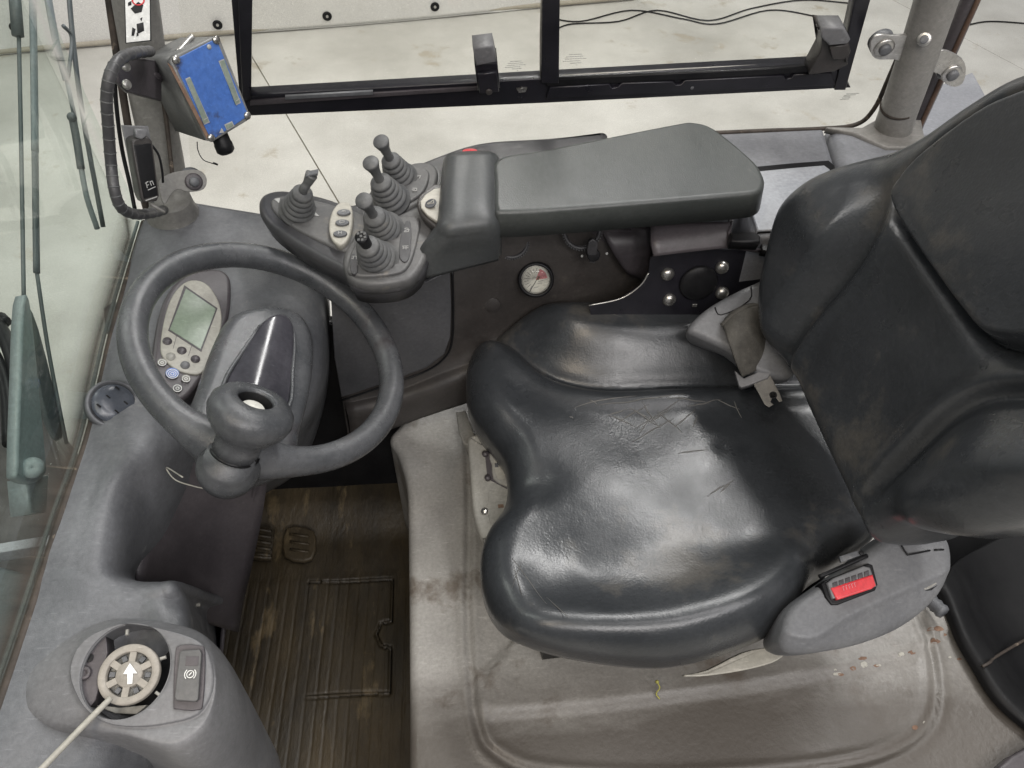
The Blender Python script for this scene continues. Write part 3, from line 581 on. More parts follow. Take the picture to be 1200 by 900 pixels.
# closed torus
def torus(O, a, b, n, R, r0, nu=96, nv=20, sq=1.0, bump=None):
    v = []
    for t in np.linspace(0, 2*np.pi, nu, endpoint=False):
        r = r0+(.015*math.exp(-(((t-bump+np.pi) % (2*np.pi)-np.pi)/.27)**2) if bump is not None else 0)
        e = a*math.cos(t)+b*math.sin(t)
        for s in np.linspace(0, 2*np.pi, nv, endpoint=False): v.append(O+e*(R+r*math.cos(s))+n*r*sq*math.sin(s))
    return v, gridfaces(nu, nv, True, True)
kb0 = wq(268, 548, .004)-WO; v_, f_ = torus(WO, WU, WV, WN, .170, .0175, nu=160, sq=1.08, bump=math.atan2(kb0@WV, kb0@WU) % (2*np.pi)); mk('rim', v_, [g[::-1] for g in f_], 'wheel', sw_)
hubo = L2([(262, 378), (275, 363), (300, 355), (335, 355), (358, 364), (371, 388), (372, 420), (366, 462), (356, 500), (352, 530), (330, 545), (290, 553), (262, 545), (240, 520), (226, 480), (238, 440), (250, 405)], WO, WU, WV)
HO = WO-WN*.012
c_ = L2([(318, 420)], WO, WU, WV)[0]
def hhub(x, y):
    d, _ = distpoly(x, y, [L2([(318, 380)], WO, WU, WV)[0], L2([(300, 470)], WO, WU, WV)[0]])
    return .012*np.exp(-(d/.05)**2)+.004
pad('hub_cover', HO, WU, WV, hubo, hhub, .016, .045, 'wheel', sw_, nr=30, na=120, tuck=.015)
ins = [(304, 383), (318, 374), (332, 373), (342, 384), (345, 405), (343, 435), (338, 478), (300, 500), (262, 470), (264, 445), (280, 418)]
def hins(x, y):
    d, _ = distpoly(x, y, [L2([(325, 380)], WO, WU, WV)[0], L2([(300, 470)], WO, WU, WV)[0]])
    return .017*np.exp(-(d/.035)**2)+.002
pad('gloss_insert', HO+WN*.006, WU, WV, L2(ins, WO, WU, WV), hins, .006, .02, 'gloss', sw_, nr=24, na=100, tuck=.004)
tube('insert_trim', [wq(a, b, .002) for a, b in ins]+[wq(*ins[0], .002)], .0026, 'wheel', sw_, n=8, k=4)
tube('column', [WO-WN*.04, WO-WN*.16], .045, 'dark', sw_, n=24, k=1)
loft('column_shroud', [[WO-WN*.035+(WU*math.cos(t)*.052+WV*math.sin(t)*.06) for t in np.linspace(0, 6.283, 20, endpoint=False)], [WO-WN*.10+(WU*math.cos(t)*.058+WV*math.sin(t)*.07) for t in np.linspace(0, 6.283, 20, endpoint=False)], [WO-WN*.22+(WU*math.cos(t)*.05+WV*math.sin(t)*.07) for t in np.linspace(0, 6.283, 20, endpoint=False)]], 'dash', sw_, 4, 3, cv=True, flip=True)
# spinner knob with its mount on the rim
ka = unit([.12, -.35, 1]); kb = wq(268, 548, .004)
sock = [(.026, -.026), (.0325, -.016), (.0355, -.004), (.0350, .005), (.0325, .012), (.0290, .018), (.0272, .026)]
lathe('knob_socket', sock, kb, unit(WN*.5+ka*.5), 'wheel', sw_, 40)
kt = P(300, 469, kb[2]+.074); ka = unit(kt-kb); KL = np.linalg.norm(kt-kb); K_ = 1.14
lathe('knob_seam', [(.0280, .020), (.0285, .0225)], kb, ka, 'black', sw_, 36)
kn = lathe('spinner_knob', [(.0265, .020), (.0262, KL*.36), (.0275, KL*.46), (.036, KL*.56), (.0445, KL*.68), (.0478, KL*.80), (.0465, KL*.90), (.040, KL*.985), (.031, KL*1.025), (.0235, KL*1.03), (.0205, KL*1.02), (.0195, KL*.99), (.0190, KL*.74), (0, KL*.74)], kb, ka, 'wheel', sw_, 56)
lathe('hole_liner', [(.0188, KL*.76), (.0187, KL*.985)], kb, ka, 'black', kn, 40, caps=False)
lathe('bolt_cap', [(.0135, KL*.74), (.0135, KL*.90), (.011, KL*.925), (0, KL*.93)], kb, ka, 'cream2', kn, 24)
tube('loose_wire', [wq(197, 530, .01)-np.array([0, 0, .05]), P(195, 548, .66), P(205, 562, .655), P(228, 570, .65), P(248, 574, .64)], .0009, 'cream', da, n=6)
#==================================================================== FAR SIDE CONSOLE
fcn = thing('side_console', 'pale grey storage console under the side window with a flat lid', 'console')
slab('console_body', [P(a, b, .75) for a, b in ((560, 176), (700, 163), (850, 154), (940, 150), (966, 149), (985, 210), (1000, 270), (884, 276), (874, 232), (700, 232), (560, 232))], (0, 0, 1), .40, 'far', fcn, .012)
slab('console_corner', [P(a, b, .75) for a, b in ((969, 149), (1000, 149), (1075, 152), (1160, 160), (1180, 262), (1004, 270), (989, 210))], (0, 0, 1), .40, 'far', fcn, .02)
slab('lid_gap', [P(a, b, .7515) for a, b in ((868, 197), (930, 191), (971, 188), (978, 194), (992, 266), (888, 272))], (0, 0, 1), .01, 'black', fcn, .0005)
slab('storage_lid', [P(a, b, .7545) for a, b in ((868, 202), (930, 196), (966, 193), (973, 198), (987, 263), (888, 270))], (0, 0, 1), .01, 'lid', fcn, .003)
#---------------------------------------------------- dark shell under the armrest
shl = thing('armrest_pedestal', 'dark brown-black moulded shell under the armrest holding the round gauge', 'console')
def Y(*a): return [PY(*q) for q in a]
sh = [Y((390, 330, .90), (450, 322, .905), (530, 300, .91), (600, 262, .93), (680, 262, .95), (760, 262, .97), (830, 262, .98)),
      Y((393, 360, .875), (455, 350, .88), (530, 335, .895), (600, 300, .92), (680, 300, .94), (760, 298, .96), (830, 300, .97)),
      Y((396, 400, .87), (458, 390, .88), (528, 375, .895), (600, 345, .92), (680, 345, .94), (760, 340, .96), (830, 340, .97)),
      Y((400, 440, .87), (460, 430, .88), (526, 412, .895), (600, 380, .92), (680, 375, .94), (760, 370, .96), (830, 370, .97)),
      Y((404, 470, .865), (465, 455, .875), (532, 430, .885), (600, 405, .90), (680, 400, .93), (760, 400, .95), (830, 400, .96)),
      Y((408, 486, .845), (470, 470, .855), (538, 446, .865), (600, 425, .89), (680, 420, .92), (760, 420, .94), (830, 420, .95)),
      Y((412, 520, .850), (474, 494, .86), (545, 470, .87), (610, 450, .90), (690, 450, .92), (770, 450, .94), (840, 450, .95))]
loft('shell_side', sh, 'shell_dark', shl, 7, 6, thick=.006)
loft('shell_left', [[PY(*q) for q in ((393, 330, .97), (391, 330, .93), (390, 330, .90))], [PY(*q) for q in ((395, 400, 1.0), (395, 400, .93), (396, 400, .87))], [PY(*q) for q in ((404, 470, 1.0), (404, 470, .93), (404, 470, .865))], [PY(*q) for q in ((412, 520, 1.0), (412, 520, .93), (412, 520, .850))]], 'dark', shl, 4, 4, thick=.004)
# inset panel on the lower left with rounded corner
FO = PY(460, 400, .874); FN = unit(np.cross(PY(526, 392, .888)-PY(396, 400, .864), PY(460, 440, .873)-PY(455, 350, .873))); FN = FN if np.dot(FN, CAM-FO) > 0 else -FN
slab('inset_panel', [PL(a, b, FO+FN*.006, FN) for a, b in ((388, 350), (440, 345), (500, 330), (527, 318), (529, 360), (528, 395), (521, 415), (500, 431), (460, 446), (400, 466), (392, 420))], FN, .01, 'far_dark', shl, .002, k=0)
tube('panel_gap', [PL(a, b, FO+FN*.005, FN) for a, b in ((530, 318), (531, 360), (530, 397), (523, 417), (501, 434), (460, 449), (398, 470))], .002, 'black', shl, n=6)
# small plug and recess slot
GO = PY(628, 328, .905); GN = unit(CAM-GO); GN = unit(GN*.6+np.array([0, -1, .25])*.6)
ga = thing('pressure_gauge', 'small round gauge with white face and pink sector on the dark shell', 'gauge')
gu = unit(np.cross([0, 0, 1], GN)); gv = np.cross(GN, gu)
lathe('bezel', [(.0295, -.012), (.0295, .0), (.028, .003), (.0245, .0035), (.0238, .001), (.0235, -.002)], GO, GN, 'black', ga, 48)
rod('dial_face', GO-GN*.004, GN, .0236, .003, 'cream2', ga, b=.02, n=40)
R_ = .0185; fz = GO-GN*.0008
sec = [fz+GN*.0002]+[fz+GN*.0002+(gu*math.cos(t)+gv*math.sin(t))*.0190 for t in np.linspace(math.radians(8), math.radians(72), 10)]
slab('red_sector', sec, GN, .0006, 'redpale', ga, .0001)
tk = []
for d_ in list(range(70, 241, 17)): a_ = math.radians(d_); tk.append([(.0115*math.cos(a_), .0115*math.sin(a_)), (.0188*math.cos(a_), .0188*math.sin(a_))])
strokes('scale_ticks', tk, fz, gu, gv, .0006, 'shell', ga)
strokes('face_print', [[(.004, -.003), (.012, -.001)], [(.003, -.006), (.010, -.0055)], [(-.003, -.013), (.004, -.012)]], fz, gu, gv, .001, 'mark', ga)
strokes('needle', [[(.004, .005), (-.010, -.020)]], fz+GN*.001, gu, gv, .0008, 'black', ga)
slab('needle_tail', [fz+GN*.002+gu*a+gv*b for a, b in ((.0015, .001), (.0035, .0065), (.0065, .005), (.004, .0))], GN, .0008, 'rust', ga, .0002)
lathe('glass_lens', [(.0236, .0025), (.014, .0035), (0, .0038)], GO, GN, 'glass_side', ga, 32)
rod('blank_plug', PY(577, 357, .904), np.array([0, -1, .2]), .013, .0015, 'dark', shl)
slab('recess_tray', [PY(a, b, .945) for a, b in ((576, 290), (662, 268), (740, 270), (722, 300), (690, 297), (592, 303), (580, 299))], (0, -1, .1), .02, 'dash_brown', shl, .003)
for a, b, r in ((600, 284, .024), (682, 270, .028), (838, 262, .024)):
    q = PY(a, b, .925); v1, f1 = torus(q, np.array([1, 0, 0]), unit([0, .5, 1]), unit([0, -1, .5]), r, .0035, 40, 8); k_ = mk('knurled_wheel', v1, f1, 'conduit', shl)
    mb = MB()
    for t in np.linspace(0, 2*np.pi, 44, endpoint=False):
        e = np.array([1, 0, 0])*math.cos(t)+unit([0, .5, 1])*math.sin(t); v1, f1 = boxvf(q+e*(r+.003), np.cross(unit([0, -1, .5]), e), unit([0, -1, .5]), e, .0018, .007, .002, .0003); mb.add(v1, f1)
    struct(mb.build('knurl', 'boot', k_), 'stuff')
q = PY(695, 298, .90); wn = unit([0, -1, .4])
rod('wing_knob', q-wn*.01, wn, .010, .018, 'black', shl)
slab('wing_blade', [PY(a, b, .893) for a, b in ((690, 283), (695, 280), (701, 284), (700, 296), (697, 309), (691, 308), (688, 294))], wn, .008, 'conduit', shl, .002)
for a in (682, 711): rod('mark_dot', PY(a, 300-(a-682)*.1, .915), wn, .0022, .001, 'mark', shl)
for pts in (((576, 280), (640, 268), (700, 270), (745, 285), (765, 315)), ((700, 262), (740, 275), (752, 300))):
    tube('bracket_rib', [PY(a, b, .955) for a, b in pts], .005, 'dash_brown', shl, n=8)
loft('tray_wall', [[PY(700, 262, .96), PY(735, 262, .96), PY(762, 264, .95)], [PY(715, 290, .93), PY(742, 290, .93), PY(762, 295, .93)], [PY(735, 320, .93), PY(750, 325, .93), PY(760, 335, .93)]], 'dash_brown', shl, 4, 4, thick=.004)
#---------------------------------------------------- black side plate with four bolts
bp = thing('adjuster_plate', 'black side plate with round cap and four dome bolts beside the cushion', 'plate')
bo = PY(815, 330, .872); bn = unit([0, -1, .25])
def bq(a, b, o=0): return PL(a, b, bo+bn*o, bn)
slab('plate', [bq(a, b) for a, b in ((690, 358), (727, 350), (750, 335), (760, 320), (762, 303), (770, 296), (795, 292), (808, 286), (818, 284), (830, 287), (840, 292), (875, 292), (912, 296), (918, 300), (918, 330), (880, 345), (850, 395), (800, 415), (700, 400))], bn, .004, 'frame', bp, .001)
tube('plate_edge', [bq(a, b, .001) for a, b in ((690, 358), (727, 350), (750, 335), (760, 320))], .0013, 'steel', bp, n=6)
lathe('round_cap', [(.030, 0), (.031, .003), (.028, .006), (.016, .008), (0, .0085)], bq(818, 331), bn, 'black', bp, 40)
for a, b in ((782, 321), (846, 313), (784, 351), (846, 343)):
    lathe('dome_bolt', [(.0112, 0), (.0112, .002), (.009, .006), (.005, .008), (0, .0085)], bq(a, b), bn, 'zinc', bp, 24)
box('plate_slot', bq(814, 358, .001), (1, 0, 0), unit([0, .25, 1]), bn, .008, .005, .002, 'zinc', bp, .0005)
box('plate_slot', bq(891, 319, .001), unit([1, 0, .25]), unit([0, .25, 1]), bn, .032, .006, .002, 'zinc', bp, .0005)
loft('upper_tray', [[P(762, 265, .76), P(800, 263, .76), P(850, 262, .76), P(858, 262, .76)], [P(762, 285, .75), P(800, 280, .75), P(850, 276, .75), P(860, 285, .75)], [P(765, 300, .735), P(800, 296, .735), P(858, 290, .735), P(895, 292, .735)]], 'dash_brown', bp, 4, 4, thick=.006)
slab('latch_hook', [P(a, b, .765) for a, b in ((856, 272), (886, 271), (892, 277), (891, 284), (858, 283))], (0, -.3, 1), .02, 'black', bp, .003, k=0)
slab('latch_hook', [P(a, b, .74) for a, b in ((893, 285), (914, 288), (914, 297), (893, 293))], (0, -.3, 1), .015, 'black', bp, .002)
#==================================================================== JOYSTICK CONSOLE + ARMREST
jc = thing('joystick_console', 'dark control console with five gaiter levers, cream keypad and horn plate', 'joystick console')
JZ = .79
def J(l, z=JZ): return [P(a, b, z) for a, b in l]
tray = [(302, 236), (310, 225), (333, 221), (375, 228), (412, 238), (432, 224), (455, 205), (495, 188), (560, 166), (640, 160), (706, 154), (711, 158), (700, 175), (600, 200), (565, 225), (520, 262), (506, 292), (496, 315), (474, 331), (440, 336), (412, 332), (402, 317), (369, 299), (333, 277), (308, 255)]
slab('console_tray', J(tray), (0, 0, 1), .036, 'dark_p', jc, .010, k=4, n=220, taper=.006)
slab('left_top', J([(320, 232), (345, 229), (385, 238), (425, 250), (432, 258), (425, 284), (408, 294), (380, 284), (345, 266), (320, 246)], JZ+.004), (0, 0, 1), .01, 'plate', jc, .004, k=4)
slab('front_base', J([(402, 300), (420, 270), (455, 256), (495, 240), (508, 255), (502, 292), (488, 319), (470, 328), (435, 332), (409, 325)], JZ+.006), (0, 0, 1), .02, 'plate', jc, .006, k=4)
slab('rear_base', J([(428, 240), (440, 215), (478, 192), (503, 190), (513, 200), (508, 222), (490, 237), (455, 250)], JZ+.006), (0, 0, 1), .02, 'plate', jc, .006, k=4)
slab('front_plate', J([(407, 312), (416, 285), (440, 262), (470, 253), (488, 254), (492, 262), (486, 292), (478, 311), (465, 319), (430, 323), (411, 320)], JZ+.011), (0, 0, 1), .01, 'plate', jc, .003, k=3)
slab('rear_plate', J([(440, 235), (450, 210), (480, 196), (498, 197), (503, 205), (497, 222), (482, 234), (455, 244)], JZ+.011), (0, 0, 1), .01, 'plate', jc, .003, k=3)
slab('symbol_strip', J([(474, 262), (480, 258), (482, 275), (480, 300), (474, 307), (468, 300), (469, 280)], JZ+.0125), (0, 0, 1), .004, 'dark_p', jc, .0006, k=3)
slab('symbol_strip', J([(412, 298), (418, 300), (419, 318), (412, 320), (410, 308)], JZ+.0125), (0, 0, 1), .004, 'dark_p', jc, .0006, k=3)
def sy(a, b, lines, z=JZ+.0127, wd=.0009, s=.001, nm='printed_symbol'):
    o_ = P(a, b, z); strokes(nm, [[(x*s, y*s) for x, y in l] for l in lines], o_, (1, 0, 0), (0, 1, 0), wd, 'mark', jc)
sy(476, 270, [[(-4, 2), (0, 5), (3, 4)], [(-3, -3), (3, -3), (4, 2), (-1, 0), (-3, -3)]]); sy(475, 290, [[(-4, 3), (4, 3)], [(-3, 3), (-3, -3)], [(1, 3), (1, -4)], [(-3, -1), (4, -1)]])
sy(415, 302, [[(-3, 3), (4, 3)], [(-1, 3), (-1, -3), (-3, -1)], [(3, 3), (3, -3)]]); sy(491, 207, [[(-4, 1), (3, 3)], [(-2, 4), (-3, -2)], [(2, 1), (1, -4)]]); sy(486, 222, [[(-3, 3), (3, 3), (3, -3), (-3, -3)], [(-4, 0), (0, 0)]])
slab('print_arrow', J([(321, 233), (328, 232), (327, 238)], JZ+.005), (0, 0, 1), .001, 'mark', jc, .0001); slab('print_arrow', J([(369, 248), (374, 253), (366, 252)], JZ+.005), (0, 0, 1), .001, 'mark', jc, .0001)
kc = slab('keypad', J([(404, 236), (411, 240), (413, 255), (410, 274), (403, 285), (395, 286), (387, 277), (385, 262), (389, 247), (396, 238)], JZ+.013), (-.05, -.12, 1), .014, 'cream', jc, .003, k=3)
for (a, b), ln in zip(((402.6, 248), (400.8, 260), (398.4, 273)), ([[(-3, 0), (3, 0)], [(-2, 2), (2, 2)]], [[(-3, -2), (3, -2), (3, 2), (-3, 2), (-3, -2)]], [[(-2, -3), (-2, 3)], [(2, -3), (2, 3)], [(-2, 0), (2, 0)]])):
    th = np.linspace(0, 2*np.pi, 20, endpoint=False); o_ = P(a, b, JZ+.0165)
    kk = slab('key', [o_+np.array([.0095*math.cos(t), .0065*math.sin(t), 0]) for t in th], (0, -.1, 1), .005, 'dash', kc, .0012)
    strokes('key_mark', [[(x*.001, y*.001) for x, y in l] for l in ln], o_+np.array([0, 0, .0004]), (1, 0, 0), (0, 1, -.03), .0008, 'mark', kc)
hn = slab('horn_plate', [P(a, b, JZ+.03) for a, b in ((519, 219), (518, 240), (514, 260), (500, 252), (493, 244), (492, 236), (498, 228), (508, 221))], (-.35, -.1, 1), .02, 'cream', jc, .002, k=0)
slab('horn_surround', [P(a, b, JZ+.024) for a, b in ((519, 214), (518, 265), (498, 258), (489, 246), (488, 234), (496, 224))], (-.35, -.1, 1), .035, 'dark', jc, .004, k=2)
o_ = P(505, 239, JZ+.033); rod('horn_button', o_, unit([-.35, -.1, 1]), .0085, .002, 'dash', hn)
strokes('horn_symbol', [[(-.004, -.001), (0, -.001), (.005, -.003), (.005, .004), (0, .001), (-.004, .001), (-.004, -.001)]], o_+unit([-.35, -.1, 1])*.0022, (1, 0, .35), (0, 1, .1), .0008, 'cream', hn)
# wrist block
wb = [[P(527, 190, .80), P(530, 186, .835), P(548, 184, .838), P(574, 184, .835), P(577, 190, .80)],
      [P(523, 225, .80), P(527, 222, .835), P(545, 220, .838), P(574, 218, .835), P(577, 222, .80)],
      [P(519, 262, .80), P(524, 262, .832), P(543, 258, .836), P(574, 254, .833), P(577, 256, .80)],
      [P(512, 276, .79), P(517, 276, .818), P(542, 272, .822), P(576, 268, .82), P(578, 266, .80)],
      [P(499, 298, .78), P(502, 297, .79), P(540, 290, .79), P(577, 284, .79), P(578, 284, .785)],
      [P(500, 318, .75), P(503, 320, .755), P(540, 310, .755), P(577, 300, .755), P(578, 300, .75)]]
loft('wrist_block', wb, 'pad_dark', jc, 6, 6, thick=.01)
lathe('emergency_button', [(.014, -.01), (.014, .004), (.011, .009), (0, .011)], P(551, 184, .835), unit([0, .25, 1]), 'red', jc, 28)
def lever(base, top, waist, r, kind):
    b0 = P(*base, JZ+.008); t0 = P(*top, JZ+.088); ax = unit(t0-b0); Ln = np.linalg.norm(t0-b0)
    lv = thing('lever', '', ''); ROOTS.remove(lv); del lv['label']; del lv['category']; lv.parent = jc
    nb = 5; r *= 1.10; H = Ln*.52; prof = [(r*1.12, -.004), (r*1.15, .002)]
    for i in range(nb):
        f0 = i/nb; rr_ = r*(1.0-.50*f0); h0 = .004+H*f0; dh = H/nb
        prof += [(rr_*.86, h0+dh*.05), (rr_*1.0, h0+dh*.30), (rr_*1.0, h0+dh*.60), (rr_*.86, h0+dh*.9)]
    prof += [(r*.42, .004+H), (r*.36, H+.006), (0, H+.006)]
    lathe('gaiter', prof, b0, ax, 'boot', lv, 36)
    k0 = H
    if kind == 'cap':
        kl = Ln-k0+.004; kp_ = [(.0078, k0), (.0068, k0+.004), (.0064, k0+kl*.35), (.0074, k0+kl*.62), (.0108, k0+kl*.88), (.0116, k0+kl*.95), (.0108, k0+kl), (0, k0+kl*1.02)]
        lathe('knob', kp_, b0, ax, 'boot', lv, 28)
    elif kind == 'rough':
        lathe('knob', [(.0070, k0), (.0075, k0+.012), (.0088, k0+.026), (.0084, k0+.028), (0, k0+.028)], b0, ax, 'black', lv, 20)
        s_ = unit(np.cross(ax, [0, 1, 0])); u_ = np.cross(ax, s_)
        for i in range(7): box('tread_stub', b0+ax*(k0+.028)+s_*.0055*math.cos(i*.9)*(i > 0)+u_*.0055*math.sin(i*.9)*(i > 0), s_, u_, ax, .0034, .0034, .004, 'boot', lv, .0006)
    else:
        s_ = unit(P(361, 205, JZ+.09)-P(356, 218, JZ+.07))
        tube('stalk', [b0+ax*(k0-.002), b0+ax*(k0+.012), b0+ax*(k0+.020)+np.array([.003, .004, 0]), b0+ax*(k0+.036)+np.array([.006, .010, 0])], [.0075, .0065, .0062, .009], 'boot', lv, n=14, flat=.8)
        box('stalk_cap', b0+ax*(k0+.038)+np.array([.0065, .011, 0]), (1, 0, .2), (0, 1, 0), unit(ax), .017, .012, .005, 'dash', lv, .0015)
lever((349, 247), (360, 206), None, .0215, 'stalk')
lever((469, 209), (447, 167), None, .0215, 'cap')
lever((458, 235), (435, 192), None, .0235, 'cap')
lever((450, 271), (427, 236), None, .0235, 'cap')
lever((443, 306), (419, 271), None, .0235, 'rough')
am = thing('armrest', 'dark padded armrest with rounded rear end', 'armrest')
AZ = .845
ao = [(583, 185), (640, 174), (720, 158), (792, 144), (812, 142), (838, 150), (880, 184), (893, 200), (897, 214), (890, 224), (866, 228), (760, 237), (660, 245), (590, 249), (580, 244), (579, 215)]
slab('armrest_pad', [P(a, b, AZ) for a, b in ao], (0, -.03, 1), .040, 'pad', am, .007, k=4, n=200, taper=-.004)
slab('armrest_base', [P(a, b, AZ-.042) for a, b in ((600, 190), (790, 165), (850, 195), (850, 238), (720, 240), (600, 246))], (0, 0, 1), .02, 'dark', am, .004)
#==================================================================== SIDE WINDOW
sd = thing('side_window', 'side window with black sliding frame, two panes and two latches', 'window')
def ps(l, off=0): return [PS(a, b, off) for a, b in l]
slab('outer_pane', ps([(205, -60), (230, 292), (300, 277), (430, 240), (600, 180), (760, 160), (880, 154), (960, 151), (1000, 148), (1022, 132), (1042, 95), (1085, 0), (1105, -60)], -.012), SN*-1, .004, 'glass_side', sd, .0005)
tube('pane_seal', [PS(a, b, .0) for a, b in ((1100, -40), (1081, 0), (1042, 90), (1024, 128), (1003, 146), (960, 151), (880, 154), (760, 161), (600, 181), (430, 242), (300, 279), (232, 294))], .004, 'gasket', sd, n=8, k=5)
def bar(l, th, name, off=.0, m='frame', b=.002): return slab(name, ps(l, off), -SN, th, m, sd, b)
bar([(268, 137), (291, 112), (640, 92), (975, 74), (997, 103), (640, 121)], .02, 'bottom_rail', .012)
bar([(266, -60), (282, 130), (293, 118), (295, -60)], .022, 'left_post', .0135)
bar([(276, -60), (284, 118), (294, 118), (296, -60)], .008, 'left_post_lip', .022, 'frame')
bar([(637, -60), (634, 98), (655, 98), (657, -60)], .026, 'middle_post', .018)
bar([(1016, -60), (978, 106), (991, 106), (1037, -60)], .024, 'right_post', .016)
bar([(640, 94), (880, 82), (975, 76), (976, 83), (880, 90), (640, 102)], .006, 'rail_slot', .0165, 'black')
bar([(645, 103), (714, 99), (717, 104), (724, 103), (729, 98), (788, 96), (792, 100), (798, 100), (803, 95), (918, 89), (921, 93), (928, 92), (931, 88), (975, 86), (979, 100), (640, 116)], .010, 'notched_track', .019, 'frame')
bar([(293, 118), (560, 102), (560, 106), (293, 124)], .005, 'track_lip', .0155, 'dash_brown', .0006)
bar([(334, 113), (437, 107), (437, 111), (334, 117)], .004, 'scuffed_strip', .018, 'dash', .0005)
for x_ in (612,): bar([(605, 104), (618, 103), (616, 108), (608, 109)], .004, 'rail_notch', .0145, 'zinc', .0003)
slab('front_pane', ps([(292, -60), (290, 116), (640, 96), (642, -60)], .004), -SN, .004, 'glass_side', sd, .0004)
slab('rear_pane', ps([(650, -60), (652, 92), (978, 76), (1012, -60)], -.003), -SN, .004, 'glass_side', sd, .0004)
tube('pane_edge', [PS(636, -20, .008), PS(634, 40, .008), PS(634, 96, .008)], .0022, 'greyplas', sd, n=6, k=2)
tube('pane_edge', [PS(292, 113, .010), PS(450, 104, .010), PS(634, 94, .010)], .0018, 'greyplas', sd, n=6, k=2)
tube('pane_edge', [PS(655, 89, .006), PS(800, 81, .006), PS(970, 73, .006)], .0018, 'greyplas', sd, n=6, k=2)
# latches
lt = slab('latch', ps([(556, 76), (583, 74), (586, 104), (560, 107)], .05), -SN, .035, 'frame', sd, .003)
slab('latch_cap', ps([(554, 57), (578, 54), (582, 73), (558, 78)], .056), -SN, .03, 'shell', lt, .003)
slab('latch_pad', ps([(560, 88), (582, 85), (585, 108), (562, 110)], .058), -SN, .012, 'frame', lt, .002)
rod('latch_screw', PS(573, 107, .058), -SN, .005, .003, 'dark', lt)
lt = slab('latch', ps([(958, 32), (965, 33), (962, 60), (950, 82), (948, 88), (978, 84), (994, 76), (992, 60)], .045), -SN, .03, 'dark', sd, .002)
slab('latch_cap', ps([(964, 33), (989, 33), (997, 47), (993, 52), (972, 54), (962, 44)], .058), -SN, .03, 'shell', lt, .003)
slab('latch_step', ps([(973, 56), (994, 53), (996, 63), (990, 70), (976, 70)], .056), -SN, .02, 'dark', lt, .002)
bar([(994, 46), (997, 60), (992, 75), (990, 60)], .02, 'latch_plate', .05, 'dark', .001)
rod('frame_screw', PS(811, 103, .0195), -SN, .003, .001, 'dash', sd)
# tiny printed marks on the panes, too small to read
def gm(a, b, rows_, s, off):
    o_ = PS(a, b, off); e1 = unit(PS(a+20, b-1, off)-o_); e2 = unit(np.cross(SN, e1)); e2 = e2 if e2[2] > 0 else -e2; ls = []
    rg = random.Random(a)
    for j, (x0, x1) in enumerate(rows_):
        x = x0
        while x < x1: l = rg.uniform(.6, 2.2); ls.append([(x*s, -j*2.6*s), (min(x+l, x1)*s, -j*2.6*s)]); x += l+rg.uniform(.5, .9)
    strokes('glass_print', ls, o_, e1, e2, .0008, 'glassmark', sd, h=.0005)
gm(598, 72, [(0, 13), (-3, 15), (-4, 18), (-6, 12), (2, 13), (8, 9)], .00135, .0095)
gm(667, 64, [(0, 13), (-3, 15), (-4, 18), (-6, 12), (2, 13), (8, 9)], .00155, .0025)
gm(992, 110, [(0, 20), (-3, 16), (-3, 8), (-4, 9), (-6, 8)], .0011, -.004)
#==================================================================== PILLARS
rp = thing('rear_pillar', 'light grey round pillar at the right with two rubber stop brackets', 'pillar')
def PB(a, b, off=.045): return PS(a, b, off)
tube('pillar_tube', [PB(1040, 170), PB(1052, 133), PB(1070, 82), PB(1100, -10), PB(1112, -60)], [.033, .031, .0305, .0305, .0305], 'pillar', rp, n=28, k=4)
tube('joint_ring', [PB(1053.6, 125.5), PB(1054.4, 123.0)], .0311, 'gasket', rp, n=28, k=1)

tube('outer_channel', [PS(1062, 170, .0), PS(1085, 118, .0), PS(1110, 62, .0), PS(1150, -30, .0)], .016, 'dash_brown', rp, n=12, flat=.7)
tube('rust_edge', [PS(1068, 170, .012), PS(1092, 118, .012), PS(1117, 62, .012), PS(1160, -30, .012)], .004, 'rustdark', rp, n=8)
bnrm = unit(CAM-PB(1080, 46)); rod('pillar_bolt', PB(1083, 46, .075), bnrm, .010, .004, 'steel', rp); rod('bolt_head', PB(1083, 46, .082), bnrm, .006, .004, 'dash', rp)
def stop(cx, cy, l, off, nm):
    bk = slab(nm, [PS(a, b, off) for a, b in l], -SN, .004, 'steel', rp, .001, k=3)
    q = PS(cx, cy, off); n = -SN
    lathe('rubber_disc', [(.016, -.022), (.019, -.02), (.019, -.008), (.016, -.005)], q, n, 'dash', bk, 28)
    lathe('washer', [(.0155, .0), (.0155, .002), (.012, .003), (0, .003)], q, n, 'steel', bk, 28)
    lathe('stop_bolt', [(.009, .002), (.009, .008), (.006, .010), (0, .010)], q, n, 'dash', bk, 24)
stop(1036, 56, [(1020, 55), (1022, 46), (1030, 41), (1045, 42), (1068, 44), (1066, 73), (1048, 70), (1030, 70), (1022, 65)], .05, 'stop_bracket')
stop(1115, 86, [(1098, 62), (1110, 60), (1128, 70), (1132, 84), (1128, 98), (1118, 102), (1108, 98), (1102, 88), (1092, 82)], .06, 'stop_bracket')
slab('corner_panel', [P(a, b, .70) for a, b in ((1062, 172), (1085, 125), (1100, 100), (1140, 84), (1160, 120), (1070, 190))], (0, 0, 1), .05, 'far', rp, .004)
slab('pillar_foot', [P(a, b, .757) for a, b in ((968, 149), (1010, 149), (1030, 138), (1080, 140), (1086, 172), (1040, 172), (1000, 155))], (0, 0, 1), .012, 'pillar', rp, .003)
lp = thing('front_pillar', 'grey front pillar with pictogram sticker beside the blue control box', 'pillar')
def PF(a, b, x=-.47): return PX(a, b, x)
tube('pillar_tube', [PX(203, 250, -.47), PX(190, 180, -.465), PX(176, 110, -.455), PX(160, 10, -.435), PX(150, -60, -.42)], .031, 'pillar', lp, n=28, flat=.9)
